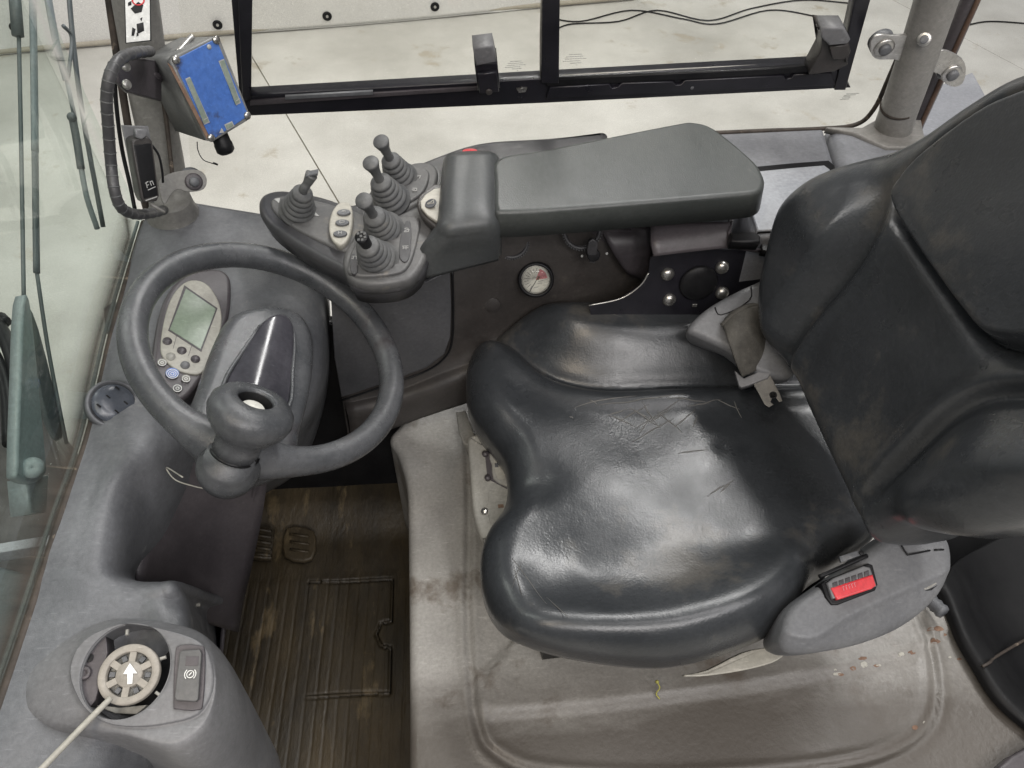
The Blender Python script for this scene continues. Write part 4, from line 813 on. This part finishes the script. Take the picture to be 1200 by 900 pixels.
tube('rubber_edge', [PX(176, 262, -.50), PX(158, 190, -.50), PX(144, 110, -.49), PX(128, 0, -.47), PX(120, -60, -.46)], .006, 'gasket', lp, n=8)
tube('inner_seal', [PX(203, 215, -.44), PX(196, 150, -.435), PX(186, 70, -.425), PX(180, -40, -.41)], .0035, 'gasket', lp, n=8)
tube('pillar_boot', [P(206, 268, .66), P(205, 256, .70), P(202, 243, .73), P(199, 232, .75)], [.045, .042, .034, .031], 'pillar', lp, n=24)
so_ = PX(167, 24, -.405); sn_ = unit(CAM-so_)
slab('sticker', [PL(a, b, so_, sn_) for a, b in ((146, -25), (175, -25), (176, 47), (148, 50))], sn_, .0015, 'white', lp, .0004)
slab('sticker_edge', [PL(a, b, so_-sn_*.001, sn_) for a, b in ((145, -26), (176, -26), (177.5, 48), (147, 51))], sn_, .002, 'black', lp, .0004)
for pts in ([(153, 10), (162, 2), (168, 6), (166, 14), (158, 16)], [(160, 28), (168, 26), (169, 36), (161, 40)], [(155, 32), (159, 34), (157, 42), (154, 42)], [(150, 3), (154, 1), (154, 6), (150, 7)], [(164, 22), (167, 20), (166, 25)], [(160, 38), (163, 41), (160, 43)]):
    slab('pictogram', [PL(a, b, so_+sn_*.0006, sn_) for a, b in pts], sn_, .0008, 'black', lp, .0001)
tube('red_ring', [PL(162+7*math.cos(t), 0+6*math.sin(t), so_+sn_*.0005, sn_) for t in np.linspace(0, 6.28, 16)], .001, 'red', lp, n=6, k=1)
slab('mounting_plate', [PX(a, b, -.41) for a, b in ((137, 66), (170, 68), (190, 72), (190, 118), (150, 108), (138, 96))], (1, -.5, .4), .006, 'dash_brown', lp, .002)
for a, b in ((148, 99), (147, 78)): lathe('plate_bolt', [(.006, 0), (.006, .002), (.004, .004), (0, .004)], PX(a, b, -.40), unit([1, -.5, .4]), 'steel', lp, 20)
sbn = unit([.45, -.75, .5]); sbo = PX(215, 214, -.40)
bk = slab('stop_bracket', [PL(a, b, sbo, sbn) for a, b in ((186, 214), (198, 204), (214, 200), (232, 199), (241, 206), (242, 216), (236, 223), (220, 225), (208, 222), (200, 229), (192, 240))], sbn, .004, 'pillar', lp, .001, k=3)
q = PL(227, 213, sbo, sbn)
lathe('rubber_disc', [(.013, -.020), (.016, -.018), (.016, -.009), (.013, -.006)], q+np.array([0, 0, .006]), sbn, 'dash', bk, 28); lathe('washer', [(.0125, .0), (.0125, .002), (.010, .003), (0, .003)], q, sbn, 'dash_brown', bk, 24); lathe('stop_bolt', [(.007, .002), (.007, .008), (.005, .010), (0, .010)], q, sbn, 'dash', bk, 24)
# small black radio / receiver clipped to the pillar
rx = thing('receiver_box', 'small black receiver clipped upright to the front pillar', 'receiver')
rn = unit([.75, -.9, .35]); ro = PX(167, 195, -.40)
def rq(a, b, o=0): return PL(a, b, ro+rn*o, rn)
slab('back_plate', [rq(a, b, -.012) for a, b in ((143, 147), (174, 148), (178, 170), (181, 238), (158, 226), (150, 180))], rn, .004, 'shell', rx, .001)
slab('body', [rq(a, b, .010) for a, b in ((154, 166), (158, 162), (174, 160), (179, 166), (187, 230), (184, 236), (168, 238), (165, 232))], rn, .022, 'dark', rx, .003)
slab('front_face', [rq(a, b, .0115) for a, b in ((157, 170), (177, 168), (185, 229), (169, 233))], rn, .003, 'black', rx, .0008)
slab('top_clip', [rq(a, b, .0125) for a, b in ((159, 151), (173, 152), (172, 160), (166, 164), (159, 161))], rn, .008, 'shell', rx, .002)
e1 = unit(rq(184, 216)-rq(172, 220)); e2 = np.cross(rn, e1)
strokes('white_print', [[(0, 0), (.001, .006)], [(0, .006), (.004, .007)], [(.0015, .003), (.003, .003)], [(.006, .001), (.006, .006), (.009, .006), (.009, .001)], [(0, -.003), (.010, -.002)]], rq(172.5, 220, .0118), e1, e2, .0009, 'mark', rx)
strokes('white_print', [[(i*.0026, 0), (i*.0026+.0018, .0002)] for i in range(6)], rq(171, 235, .0105), e1, e2, .0012, 'mark', rx)
tube('lead', [rq(178, 170, .0), rq(186, 182, .0), rq(190, 200, -.004), rq(191, 214, -.008)], .0016, 'black', rx, n=8)
tube('lead', [rq(176, 238, .0), rq(184, 244, .004), rq(193, 249, .0)], .002, 'pillar', rx, n=8)
cb = tag(tube('cable_conduit', [PX(a, b, x) for a, b, x in ((176, 60, -.40), (158, 62, -.385), (140, 70, -.385), (129, 88, -.39), (125, 115, -.40), (127, 150, -.41), (130, 190, -.42), (134, 222, -.42), (142, 243, -.42), (158, 251, -.42), (176, 250, -.42), (192, 246, -.44))], .0068, 'conduit', None, n=14), 'black corrugated cable tube looping down beside the left pillar', 'cable')
pth = catmull([PX(a, b, x) for a, b, x in ((176, 60, -.40), (158, 62, -.385), (140, 70, -.385), (129, 88, -.39), (125, 115, -.40), (127, 150, -.41), (130, 190, -.42), (134, 222, -.42), (142, 243, -.42), (158, 251, -.42), (176, 250, -.42), (192, 246, -.44))], 10)
mb = MB(); tt = np.gradient(pth, axis=0)
for i in range(1, len(pth)-1, 4):
    v1, f1 = lathevf([(.0067, -.0008), (.0074, 0), (.0067, .0008)], pth[i], tt[i], 14); mb.add(v1, f1)
struct(mb.build('spiral_rings', 'boot', cb), 'stuff')
tube('thin_lead', [PX(134, 90, -.42), PX(137, 130, -.43), PX(143, 175, -.44), PX(152, 215, -.44), PX(158, 245, -.44)], .0028, 'black', cb, n=8)
#==================================================================== BLUE CONTROL BOX
bb = thing('control_box', 'scratched blue-faced metal control box tilted on the front pillar', 'control box')
bc = PX(247, 105, -.34); ex = unit(-CR*.064+_f*.05+CU*.026); bn_ = -ex
def fb(a, b, o=0): return PL(a, b, bc+bn_*o, bn_)
face = [(198, 72), (202, 66), (250, 42), (257, 45), (293, 132), (291, 139), (250, 164), (242, 163)]
body_ = [fb(a, b, -.004) for a, b in ((200, 72), (205, 65), (251, 43), (258, 45), (293, 134), (291, 141), (250, 166), (242, 165))]
slab('box_body', body_, bn_, .098, 'boxbody', bb, .004, taper=.004)
slab('box_lid', [fb(a, b, .0) for a, b in ((200, 72), (205, 65), (251, 43), (258, 45), (293, 134), (291, 141), (250, 166), (242, 165))], bn_, .010, 'boxbody', bb, .002)
slab('rust_edge', [fb(a, b, .0006) for a, b in ((197, 74), (202, 78), (247, 160), (243, 164))], bn_, .002, 'rust', bb, .0003)
fp = slab('blue_face', [fb(a, b, .0016) for a, b in ((204, 73), (209, 68), (250, 47), (255, 49), (290, 132), (288, 138), (252, 162), (246, 161))], bn_, .003, 'blue', bb, .0008)
for l in (((217.4, 92.4), (222.5, 90), (246, 143.3), (239.5, 146.3)), ((256.3, 71.5), (262.5, 69), (282.4, 120.5), (276.8, 123.5))):
    slab('display_border', [fb(a, b, .0024) for a, b in l], bn_, .001, 'mark', fp, .0001)
    c_ = np.mean([[a, b] for a, b in l], 0); slab('display_strip', [fb(c_[0]+(a-c_[0])*.90-.0*(b-c_[1]), c_[1]+(b-c_[1])*.96, .003) for a, b in l], bn_, .001, 'led', fp, .0001)
for a, b in ((241.5, 139.5), (279, 117.5)): strokes('strip_divider', [[(-.0035, 0), (.0035, .001)]], fb(a, b, .0031), unit(fb(a+5, b-2)-fb(a, b)), unit(fb(a-2, b-5)-fb(a, b)), .0008, 'mark', fp)
slab('display_border', [fb(a, b, .0024) for a, b in ((263, 146), (272, 142), (275, 148), (266, 153))], bn_, .001, 'mark', fp, .0001)
slab('display_strip', [fb(a, b, .003) for a, b in ((264.5, 146.8), (271.5, 143.6), (273.5, 147.6), (266.6, 151.2))], bn_, .001, 'led', fp, .0001)
slab('warning_triangle', [fb(a, b, .0024) for a, b in ((260, 150), (263, 155.5), (257, 156))], bn_, .001, 'mark', fp, .0001)
lathe('indicator', [(.0035, 0), (.003, .001), (0, .0012)], fb(245, 55, .0016), bn_, 'mark', fp, 16)
for a, b in ((206, 70), (253, 47), (289.5, 135.5), (247, 161.5)):
    lathe('corner_screw', [(.0056, 0), (.0056, .002), (.004, .0035), (0, .0037)], fb(a, b, .0012), bn_, 'zinc', bb, 20)
g0 = fb(257, 158, -.02); gx = unit(fb(262, 172, -.02)-fb(255, 155, -.02))
lathe('cable_gland', [(.012, -.01), (.0125, .012), (.0135, .014), (.0135, .024), (.010, .028), (0, .028)], g0, gx, 'black', bb, 24)
tube('top_bracket', [fb(208, 62, -.03), fb(222, 46, -.04), fb(226, 42, -.04)], .004, 'steel', bb, n=8)
tube('mounting_arm', [PX(165, 85, -.42), fb(205, 95, -.09)], .006, 'dash_brown', bb, n=12, k=1)
tube('thin_wire', [fb(231, 166, -.02), fb(232, 176, -.02), fb(238, 187, -.02), fb(250, 192, -.02)], .0007, 'black', bb, n=6)
tube('wire_end', [fb(250, 191, -.02), fb(255, 193, -.02)], .0016, 'black', bb, n=6, k=1)
#==================================================================== SEAT
st = thing('operator_seat', 'worn black leather operator seat with deep side bolsters', 'seat')
CO = np.array([0, 0, 0.])
rim = [(546, 445, .51), (555, 412, .52), (588, 383, .54), (650, 363, .56), (720, 356, .565), (790, 360, .565), (850, 380, .56), (920, 405, .55), (980, 440, .54), (1020, 500, .53), (1040, 560, .53), (1035, 615, .53), (990, 650, .52), (955, 678, .51), (932, 705, .50), (915, 735, .50), (870, 764, .49), (800, 787, .48), (740, 791, .48), (660, 783, .48), (612, 767, .485), (582, 738, .49), (566, 700, .495), (563, 660, .495), (572, 628, .495), (589, 600, .495), (595, 570, .495), (589, 542, .495), (570, 514, .50), (551, 485, .505)]
ro_ = [tuple(P(*q)[:2]) for q in rim]
def xy(l, z=.55): return [tuple(P(a, b, z)[:2]) for a, b in l]
cf = catmull(xy([(560, 372), (598, 396), (628, 421), (665, 438), (720, 447), (800, 445), (870, 440), (950, 440)], .56), 6)
nb_ = catmull(xy([(625, 752), (660, 742), (720, 738), (800, 728), (870, 705), (940, 665)], .585), 6)
nband = catmull(xy([(690, 665), (760, 640), (830, 635), (920, 630), (1010, 628)], .55), 6)
lobe1 = xy([(572, 425), (575, 470)], .56); lobe2 = xy([(590, 690), (600, 730)], .55)
notch = xy([(580, 560), (625, 565)], .55)
dim = xy([(850, 522), (888, 523)], .55)
def hseat(x, y):
    z = .548+0*x
    d, s = distpoly(x, y, cf)
    z = z+np.where(s > 0, .058*sstep(d/.085)-.010*sstep((d-.08)/.09), 0)-.010*np.exp(-(d/.010)**2)+np.where(s < 0, .010*np.exp(-((d-.03)/.02)**2), 0)
    z = z+ridge(x, y, nb_, .050, .042)
    z = z-ridge(x, y, nband, .032, .004)
    z = z+ridge(x, y, lobe1, .045, .014)+ridge(x, y, lobe2, .04, .010)-ridge(x, y, notch, .035, .010)
    z = z-ridge(x, y, dim, .016, .0025)
    z = z-.003*sstep((x-.33)/.15)
    z += .0018*np.sin(x*24+y*17)+.0012*np.sin(y*41-x*13)
    return z
cu = pad('seat_cushion', CO, (1, 0, 0), (0, 1, 0), ro_, hseat, .05, .075, 'leather', st, nr=110, na=420, tuck=.03, center=tuple(P(760, 560, .55)[:2]))
rg = np.random.default_rng(11); mb = MB()
def scratch(a, b, c, d_, bend=.0, r=.0012, zz=.55, n=7):
    p0, p1 = P(a, b, zz), P(c, d_, zz); q = []
    for t in np.linspace(0, 1, n):
        p = p0*(1-t)+p1*t; p[1] += bend*math.sin(math.pi*t)+rg.normal()*.0006; p[2] = hseat(np.array([p[0]]), np.array([p[1]]))[0]+.0000
        q.append(p)
    v1, f1 = tubevf(q, [r*.3, r, r*.8, r*.3], n=6, k=3); mb.add(v1, f1)
for l in [(672, 478, 745, 468, .003), (700, 476, 800, 466, -.002), (712, 486, 735, 480, 0), (715, 486, 745, 498, .002), (735, 478, 765, 490, 0), (740, 480, 775, 500, .002), (742, 516, 790, 490, .003), (745, 500, 800, 470, 0), (752, 474, 772, 498, .001), (760, 494, 790, 478, 0), (770, 482, 800, 505, .001), (790, 500, 815, 480, 0), (812, 500, 818, 486, 0), (725, 492, 760, 476, 0), (750, 505, 760, 492, 0), (780, 470, 830, 474, .001), (805, 478, 845, 470, 0), (795, 530, 830, 527, .001), (830, 580, 860, 562, .002), (845, 575, 856, 566, 0), (840, 470, 868, 478, 0), (690, 470, 700, 476, 0), (860, 470, 870, 488, 0), (667, 488, 672, 489, 0)]:
    scratch(*l)
struct(mb.build('crack_lines', 'leather_worn', cu), 'stuff')
mb = MB()
for l in [(600, 650, 640, 712, .004), (602, 660, 612, 700, 0), (640, 700, 665, 735, 0), (612, 655, 600, 690, .003), (690, 385, 725, 395, .002)]: scratch(*l, r=.0006, zz=.56)
struct(mb.build('fold_lines', 'leather_worn', cu), 'stuff')
# backrest
BO = np.array([.415, .62, .585]); BU = np.array([0, -1., 0]); ti = math.radians(17); BV = np.array([math.sin(ti), 0, math.cos(ti)]); BW = np.cross(BU, BV)
def bl(l, w_): return [((PL(a, b, BO+BW*w_, BW)-BO)@BU, (PL(a, b, BO+BW*w_, BW)-BO)@BV) for a, b in l]
bout = bl([(904, 400), (900, 370), (903, 325), (917, 266), (938, 228), (985, 194), (1058, 158), (1118, 116), (1165, 86), (1200, 73), (1260, 62), (1400, 120), (1480, 300), (1420, 480), (1330, 560), (1240, 600), (1185, 622), (1140, 629), (1090, 622), (1055, 612), (1030, 622), (1008, 634), (998, 622), (975, 570), (940, 490), (915, 430)], -.005)
fbc = catmull(bl([(922, 415), (950, 375), (990, 325), (1020, 280), (1036, 235), (1042, 185)], .0), 6)
nbc = catmull(bl([(930, 700), (968, 648), (1000, 600), (1040, 560), (1080, 520), (1118, 488), (1160, 468), (1210, 464), (1300, 470)], .0), 6)
up = catmull(bl([(1054, 235), (1062, 215), (1090, 180), (1150, 135), (1210, 105), (1300, 90), (1400, 200), (1350, 380), (1240, 408), (1200, 411), (1165, 402), (1140, 375), (1110, 335), (1085, 300), (1060, 260)], .0), 4, True)
def hback(x, y):
    z = 0*x
    d, s = distpoly(x, y, fbc); m1 = (s > 0); tq_ = bl([(1046, 178)], 0)[0]; ff = sstep((np.hypot(x-tq_[0], y-tq_[1])-.01)/.13)
    z = z+ff*(np.where(m1, .034*sstep(d/.05), 0)-.009*np.exp(-(d/.011)**2)+np.where(~m1, .005*np.exp(-((d-.02)/.012)**2), 0))
    d, s = distpoly(x, y, nbc); m2 = (s < 0); tp_ = bl([(985, 640)], 0)[0]; fd = sstep((np.hypot(x-tp_[0], y-tp_[1])-.02)/.12)
    z = z+fd*(np.where(m2, .040*sstep(d/.075), 0)-.008*np.exp(-(d/.010)**2)+np.where(~m2, .008*np.exp(-((d-.018)/.012)**2), 0))
    d, s = distpoly(x, y, up, True); ins_ = inside(x, y, [tuple(q) for q in up])
    z = z+np.where(ins_, .028*sstep(d/.016), 0)+np.where(~ins_, -.012*np.exp(-(d/.010)**2), 0)-.006*np.exp(-(d/.005)**2)
    z += .0016*np.sin(x*19+y*14)+.001*np.sin(y*37-x*21)
    return z
pad('backrest', BO, BU, BV, bout, hback, .045, .10, 'leather', st, nr=130, na=460, tuck=.03, center=bl([(1150, 400)], 0)[0])
# near hip housing with buckle
hh = thing('belt_buckle_housing', 'grey plastic seat side housing holding the red seat belt buckle', 'buckle housing')
HN = unit([.02, -.30, 1]); HOo = P(1010, 690, .585); HU = unit(np.cross([0, 1, 0], HN)); HV = np.cross(HN, HU)
hout = L2([(918, 726), (930, 708), (955, 690), (985, 668), (1015, 645), (1045, 622), (1062, 614), (1090, 622), (1107, 632), (1112, 655), (1108, 688), (1092, 712), (1062, 735), (1020, 752), (975, 762), (930, 766), (914, 752)], HOo, HU, HV)
fold = catmull(L2([(905, 735), (945, 745), (985, 722), (1030, 700), (1080, 678), (1120, 660)], HOo, HU, HV), 4)
def hhip(x, y):
    d, s = distpoly(x, y, fold); return .012+np.where(s < 0, -.55*d*sstep(d/.01), -.06*d)+.0
ho = pad('housing_shell', HOo, HU, HV, hout, hhip, .012, .09, 'belthouse', hh, nr=60, na=240, tuck=.02, center=L2([(1015, 695)], HOo, HU, HV)[0])
def hp(a, b, o=.014): return PL(a, b, HOo+HN*o, HN)
tube('cover_seam', [hp(1052, 626, .0125), hp(1057, 640, .0125), hp(1063, 649, .0125), hp(1066, 650, .0125), hp(1090, 645, .0115)], .0011, 'black', hh, n=6, k=2)
tube('cover_seam', [hp(1095, 644.5, .0115), hp(1106, 644, .0115)], .0011, 'black', hh, n=6, k=1)
slab('buckle_recess', [hp(a, b) for a, b in ((963, 684), (970, 679), (1018, 660), (1023, 662), (1029, 685), (1026, 692), (982, 709), (975, 709), (968, 700))], HN, .02, 'black', hh, .002)
bkl = slab('buckle', [hp(a, b, .019) for a, b in ((970, 683), (978, 677), (1012, 663), (1020, 665), (1028, 687), (1022, 689), (976, 702))], HN, .018, 'shell', hh, .002)
slab('red_button', [hp(a, b, .021) for a, b in ((974, 689), (1023, 673), (1027, 686), (1022, 690), (982, 703), (979, 699))], HN, .01, 'red', bkl, .002)
for i in range(6):
    x0 = 976+7.4*i; y0 = 683-2.6*i
    slab('buckle_tooth', [hp(a, b, .0205) for a, b in ((x0, y0), (x0+5.4, y0-1.9), (x0+6, y0+4.2), (x0+.8, y0+6.2))], HN, .006, 'dash_brown', bkl, .001)
rg2 = random.Random(3)
strokes('button_print', [[(i*.004, 0), (i*.004+.0005, .0045)] for i in range(5)]+[[(i*.004, .0045), (i*.004+.002, .0045)] for i in range(5)], hp(989, 692, .0213), unit(hp(1010, 685)-hp(989, 692)), np.cross(HN, unit(hp(1010, 685)-hp(989, 692))), .0007, 'redpale', bkl)
tube('belt_slot', [hp(960, 676, .012), hp(985, 665, .014), hp(1016, 651, .014)], .0028, 'black', hh, n=8)
slab('slot_plate', [hp(a, b, .016) for a, b in ((984, 652), (1008, 644), (1013, 649), (986, 659))], HN, .004, 'dash', hh, .001); rod('slot_rivet', hp(1009, 648, .017), HN, .003, .002, 'black', hh)
slab('side_hole', [hp(a, b, .004) for a, b in ((1082, 688), (1098, 676), (1103, 676), (1102, 684), (1092, 692), (1083, 693))], unit(HN+np.array([0, -.5, 0])), .02, 'black', hh, .001)
slab('side_insert', [hp(a, b, .006) for a, b in ((1082, 688), (1096, 679), (1099, 684), (1090, 690), (1084, 692))], unit(HN+np.array([0, -.5, 0])), .02, 'greyplas', hh, .002)
tube('lower_slot', [hp(1016, 748, -.018), hp(1030, 741, -.018), hp(1042, 738, -.018)], .0022, 'black', hh, n=8)
pdl = thing('lever_paddle', 'pale beige paddle lever sticking out below the near cushion corner', 'lever')
slab('paddle', [P(a, b+3, .47) for a, b in ((803, 788), (830, 782), (870, 762), (900, 756), (919, 758), (920, 764), (905, 774), (870, 783), (830, 789), (806, 790))], unit([.1, -.35, 1]), .008, 'cream', pdl, .002, k=3)
tube('shank', [P(905, 762, .425), P(915, 745, .43), P(925, 735, .43)], .007, 'cream', pdl, n=10)
box('pivot', P(926, 748, .43), (1, .3, 0), (-.3, 1, 0), (0, 0, 1), .012, .016, .012, 'rust', pdl)
# far belt side
bh = thing('belt_reel_cover', 'light grey reel cover behind the far cushion bolster', 'belt cover')
RN = unit([-.15, -.45, 1]); RO = P(860, 370, .66); RU = unit(np.cross([0, 1, 0], RN)); RV = np.cross(RN, RU)
rout = L2([(805, 388), (822, 368), (850, 350), (885, 333), (912, 322), (940, 330), (950, 380), (930, 440), (890, 440), (850, 412), (820, 398)], RO, RU, RV)
pad('cover_shell', RO, RU, RV, rout, lambda x, y: .012-.35*(x*x+y*y), .010, .06, 'belthouse', bh, nr=40, na=160, tuck=.02)
def rq2(a, b, o=.012): return PL(a, b, RO+RN*o, RN)
tube('cover_seam', [rq2(838, 360), rq2(840, 366), rq2(845, 369), rq2(862, 363), rq2(878, 352), rq2(881, 343), rq2(880, 336)], .0010, 'black', bh, n=6, k=2)
bt = thing('seat_belt', 'dusty seat belt webbing with steel tongue lying at the backrest corner', 'seat belt')
wbp = [[rq2(847, 380, .012), rq2(858, 367, .02), rq2(875, 358, .022), rq2(890, 357, .016)],
       [rq2(849, 385, .024), rq2(862, 374, .032), rq2(878, 366, .033), rq2(891, 362, .026)],
       [P(855, 405, .665), P(868, 396, .672), P(884, 388, .672), P(894, 383, .665)],
       [P(862, 425, .645), P(875, 417, .65), P(889, 410, .65), P(899, 405, .645)],
       [P(869, 441, .625), P(881, 436, .628), P(893, 430, .628), P(903, 425, .625)]]
loft('webbing', wbp, 'webbing', bt, 8, 6, thick=.003)
tube('belt_roll', [rq2(846, 382, .02), rq2(862, 368, .028), rq2(876, 360, .03), rq2(890, 358, .022)], .0045, 'webbing', bt, n=10)
TN = unit([-.3, -.35, 1]); TO = P(888, 440, .622)
def tq(a, b, o=0): return PL(a, b, TO+TN*o, TN)
slab('tongue_head', [tq(a, b, .006) for a, b in ((861, 434), (866, 438), (872, 443), (900, 430), (905, 426), (906, 433), (900, 443), (884, 449), (876, 452), (869, 454), (866, 452))], TN, .012, 'shell', bt, .002)
slab('tongue_plate', [tq(a, b, .003) for a, b in ((882, 448), (903, 440), (914, 461), (917, 470), (913, 471), (909, 465), (905, 466), (903, 471), (907, 474), (901, 477), (896, 474))], TN, .0025, 'tongue', bt, .0006)
lathe('tongue_hole', [(.0055, .0), (.0055, .0006), (.004, .0006), (.004, 0)], tq(906, 463, .003), TN, 'black', bt, 18)
# front adjuster handle
ah = thing('seat_adjuster', 'pale grey weight adjuster handle with window and rivet in front of the cushion', 'handle')
AZ2 = .44; An = unit([-.2, -.1, 1]); Ao = P(570, 560, AZ2)
def aq(a, b, o=0): return PL(a, b, Ao+An*o, An)
slab('handle_frame', [aq(a, b) for a, b in ((547, 517), (553, 509), (575, 505), (615, 507), (640, 540), (640, 625), (575, 634), (566, 636), (560, 625), (553, 600), (550, 560))], An, .035, 'greyplas', ah, .008, k=3)
slab('window_recess', [aq(a, b, .0008) for a, b in ((568, 530), (575, 525), (615, 522), (620, 585), (594, 573), (575, 563), (571, 560))], An, .006, 'dash_brown', ah, .0006)
slab('dial_drum', [aq(a, b, .004) for a, b in ((573, 530), (592, 526), (600, 530), (603, 566), (594, 570), (578, 561), (576, 545))], An, .012, 'greyplas', ah, .003, k=2)
slab('dial_print', [aq(a, b, .0046) for a, b in ((579, 530), (589, 529), (591, 540), (593, 558), (585, 562), (580, 552))], An, .001, 'cream', ah, .0003, k=2)
rod('orange_dot', aq(583, 533, .0048), An, .0035, .0005, 'orange', ah)
box('dial_print_mark', aq(582, 545, .005), (1, 0, 0), (0, 1, 0), An, .006, .008, .001, 'dash', ah, .0002)
for a, b in ((569, 533), (572, 561)): lathe('end_clip', [(.005, 0), (.005, .006), (0, .007)], aq(a, b), An, 'dash_brown', ah, 14)
slab('raised_field', [aq(a, b, .0012) for a, b in ((573, 574), (595, 580), (610, 600), (590, 620), (577, 620), (571, 600))], An, .002, 'greyplas', ah, .0008)
lathe('rivet', [(.006, 0), (.006, .001), (.0045, .003), (0, .004)], aq(568, 599, .0005), An, 'zinc', ah, 24)
box('warning_mark', aq(587, 593, .0018), (1, 0, 0), (0, 1, 0), An, .009, .006, .001, 'rust2', ah, .0002)
slab('slide_rail', [P(a, b, .39) for a, b in ((534, 483), (545, 480), (556, 510), (552, 522), (543, 520), (537, 505))], unit([-.2, 0, 1]), .05, 'greyplas', ah, .003)
for i in range(12): rod('grip_dimple', aq(556+5*(i % 6)+2*(i//6), 513+6*(i//6)-.6*(i % 6), -.0004), An, .0017, .0012, 'cream', ah, n=10)
slab('seat_carriage', [P(a, b, .44) for a, b in ((600, 460), (900, 430), (1010, 560), (960, 700), (640, 740), (596, 600))], (0, 0, 1), .11, 'black', st, .01)
#==================================================================== REAR BLACK SHELL at the right
rs = thing('rear_fender', 'black moulded rear shell with rolled rim at the right edge of the deck', 'fender')
st1 = [(1092, 690, .335), (1101, 704, .335), (1112, 732, .335), (1122, 756, .335), (1138, 783, .335), (1163, 822, .335), (1200, 856, .335), (1260, 900, .335)]
rowsS = [[P(a, b, z) for a, b, z in st1], [P(a+6, b-4, z+.010) for a, b, z in st1], [P(a+14, b-10, z+.014) for a, b, z in st1], [P(a+22, b-20, z+.004) for a, b, z in st1], [P(a+28, b-30, z-.02) for a, b, z in st1], [P(a+60, b-50, z-.06) for a, b, z in st1], [P(a+200, b-120, z-.05) for a, b, z in st1]]
rowsS = [r for r in rowsS]
loft('fender_shell', rowsS, 'black_s', rs, 6, 6, thick=.005)
loft('upper_shell', [[P(1075, 540, .30), P(1078, 620, .28), P(1088, 690, .26), P(1104, 730, .24)], [P(1150, 540, .26), P(1140, 620, .22), P(1140, 700, .18), P(1150, 780, .14)], [P(1400, 480, .28), P(1380, 560, .24), P(1360, 660, .2), P(1340, 860, .16)]], 'black_s', rs, 6, 6, thick=.005)
tube('shell_seam', [P(1151, 781, .352), P(1160, 776, .352), P(1168, 769, .33), P(1210, 745, .28), P(1300, 700, .28)], .0022, 'gasket', rs, n=8)
lathe('hinge_spring', [(.010, -.015), (.012, -.01), (.010, -.005), (.012, 0), (.010, .005), (.012, .01), (.010, .015)], P(1097, 710, .36), unit([.4, -1, .2]), 'dash', rs, 20)
slab('corner_trim', [P(a, b, .345) for a, b in ((1166, 902), (1185, 885), (1215, 868), (1260, 850), (1260, 960), (1150, 960))], (0, 0, 1), .02, 'dash_brown', rs, .005)
#==================================================================== ORIGINS
bpy.context.view_layer.update()
def leaves(o):
    r = [o] if o.type == 'MESH' else []
    for c in o.children: r += leaves(c)
    return r
for o in ROOTS:
    ls = leaves(o)
    if not ls: continue
    pts = []
    for l in ls:
        n = len(l.data.vertices); a = np.empty(n*3); l.data.vertices.foreach_get('co', a); pts.append(a.reshape(-1, 3))
    pts = np.concatenate(pts); lo, hi = pts.min(0), pts.max(0); c = Vector(((lo[0]+hi[0])/2, (lo[1]+hi[1])/2, lo[2]))
    if o.type == 'MESH': o.data.transform(Matrix.Translation(-c)); shift = list(o.children)
    else: shift = list(o.children)
    o.location = c
    for ch in shift: ch.location = -c
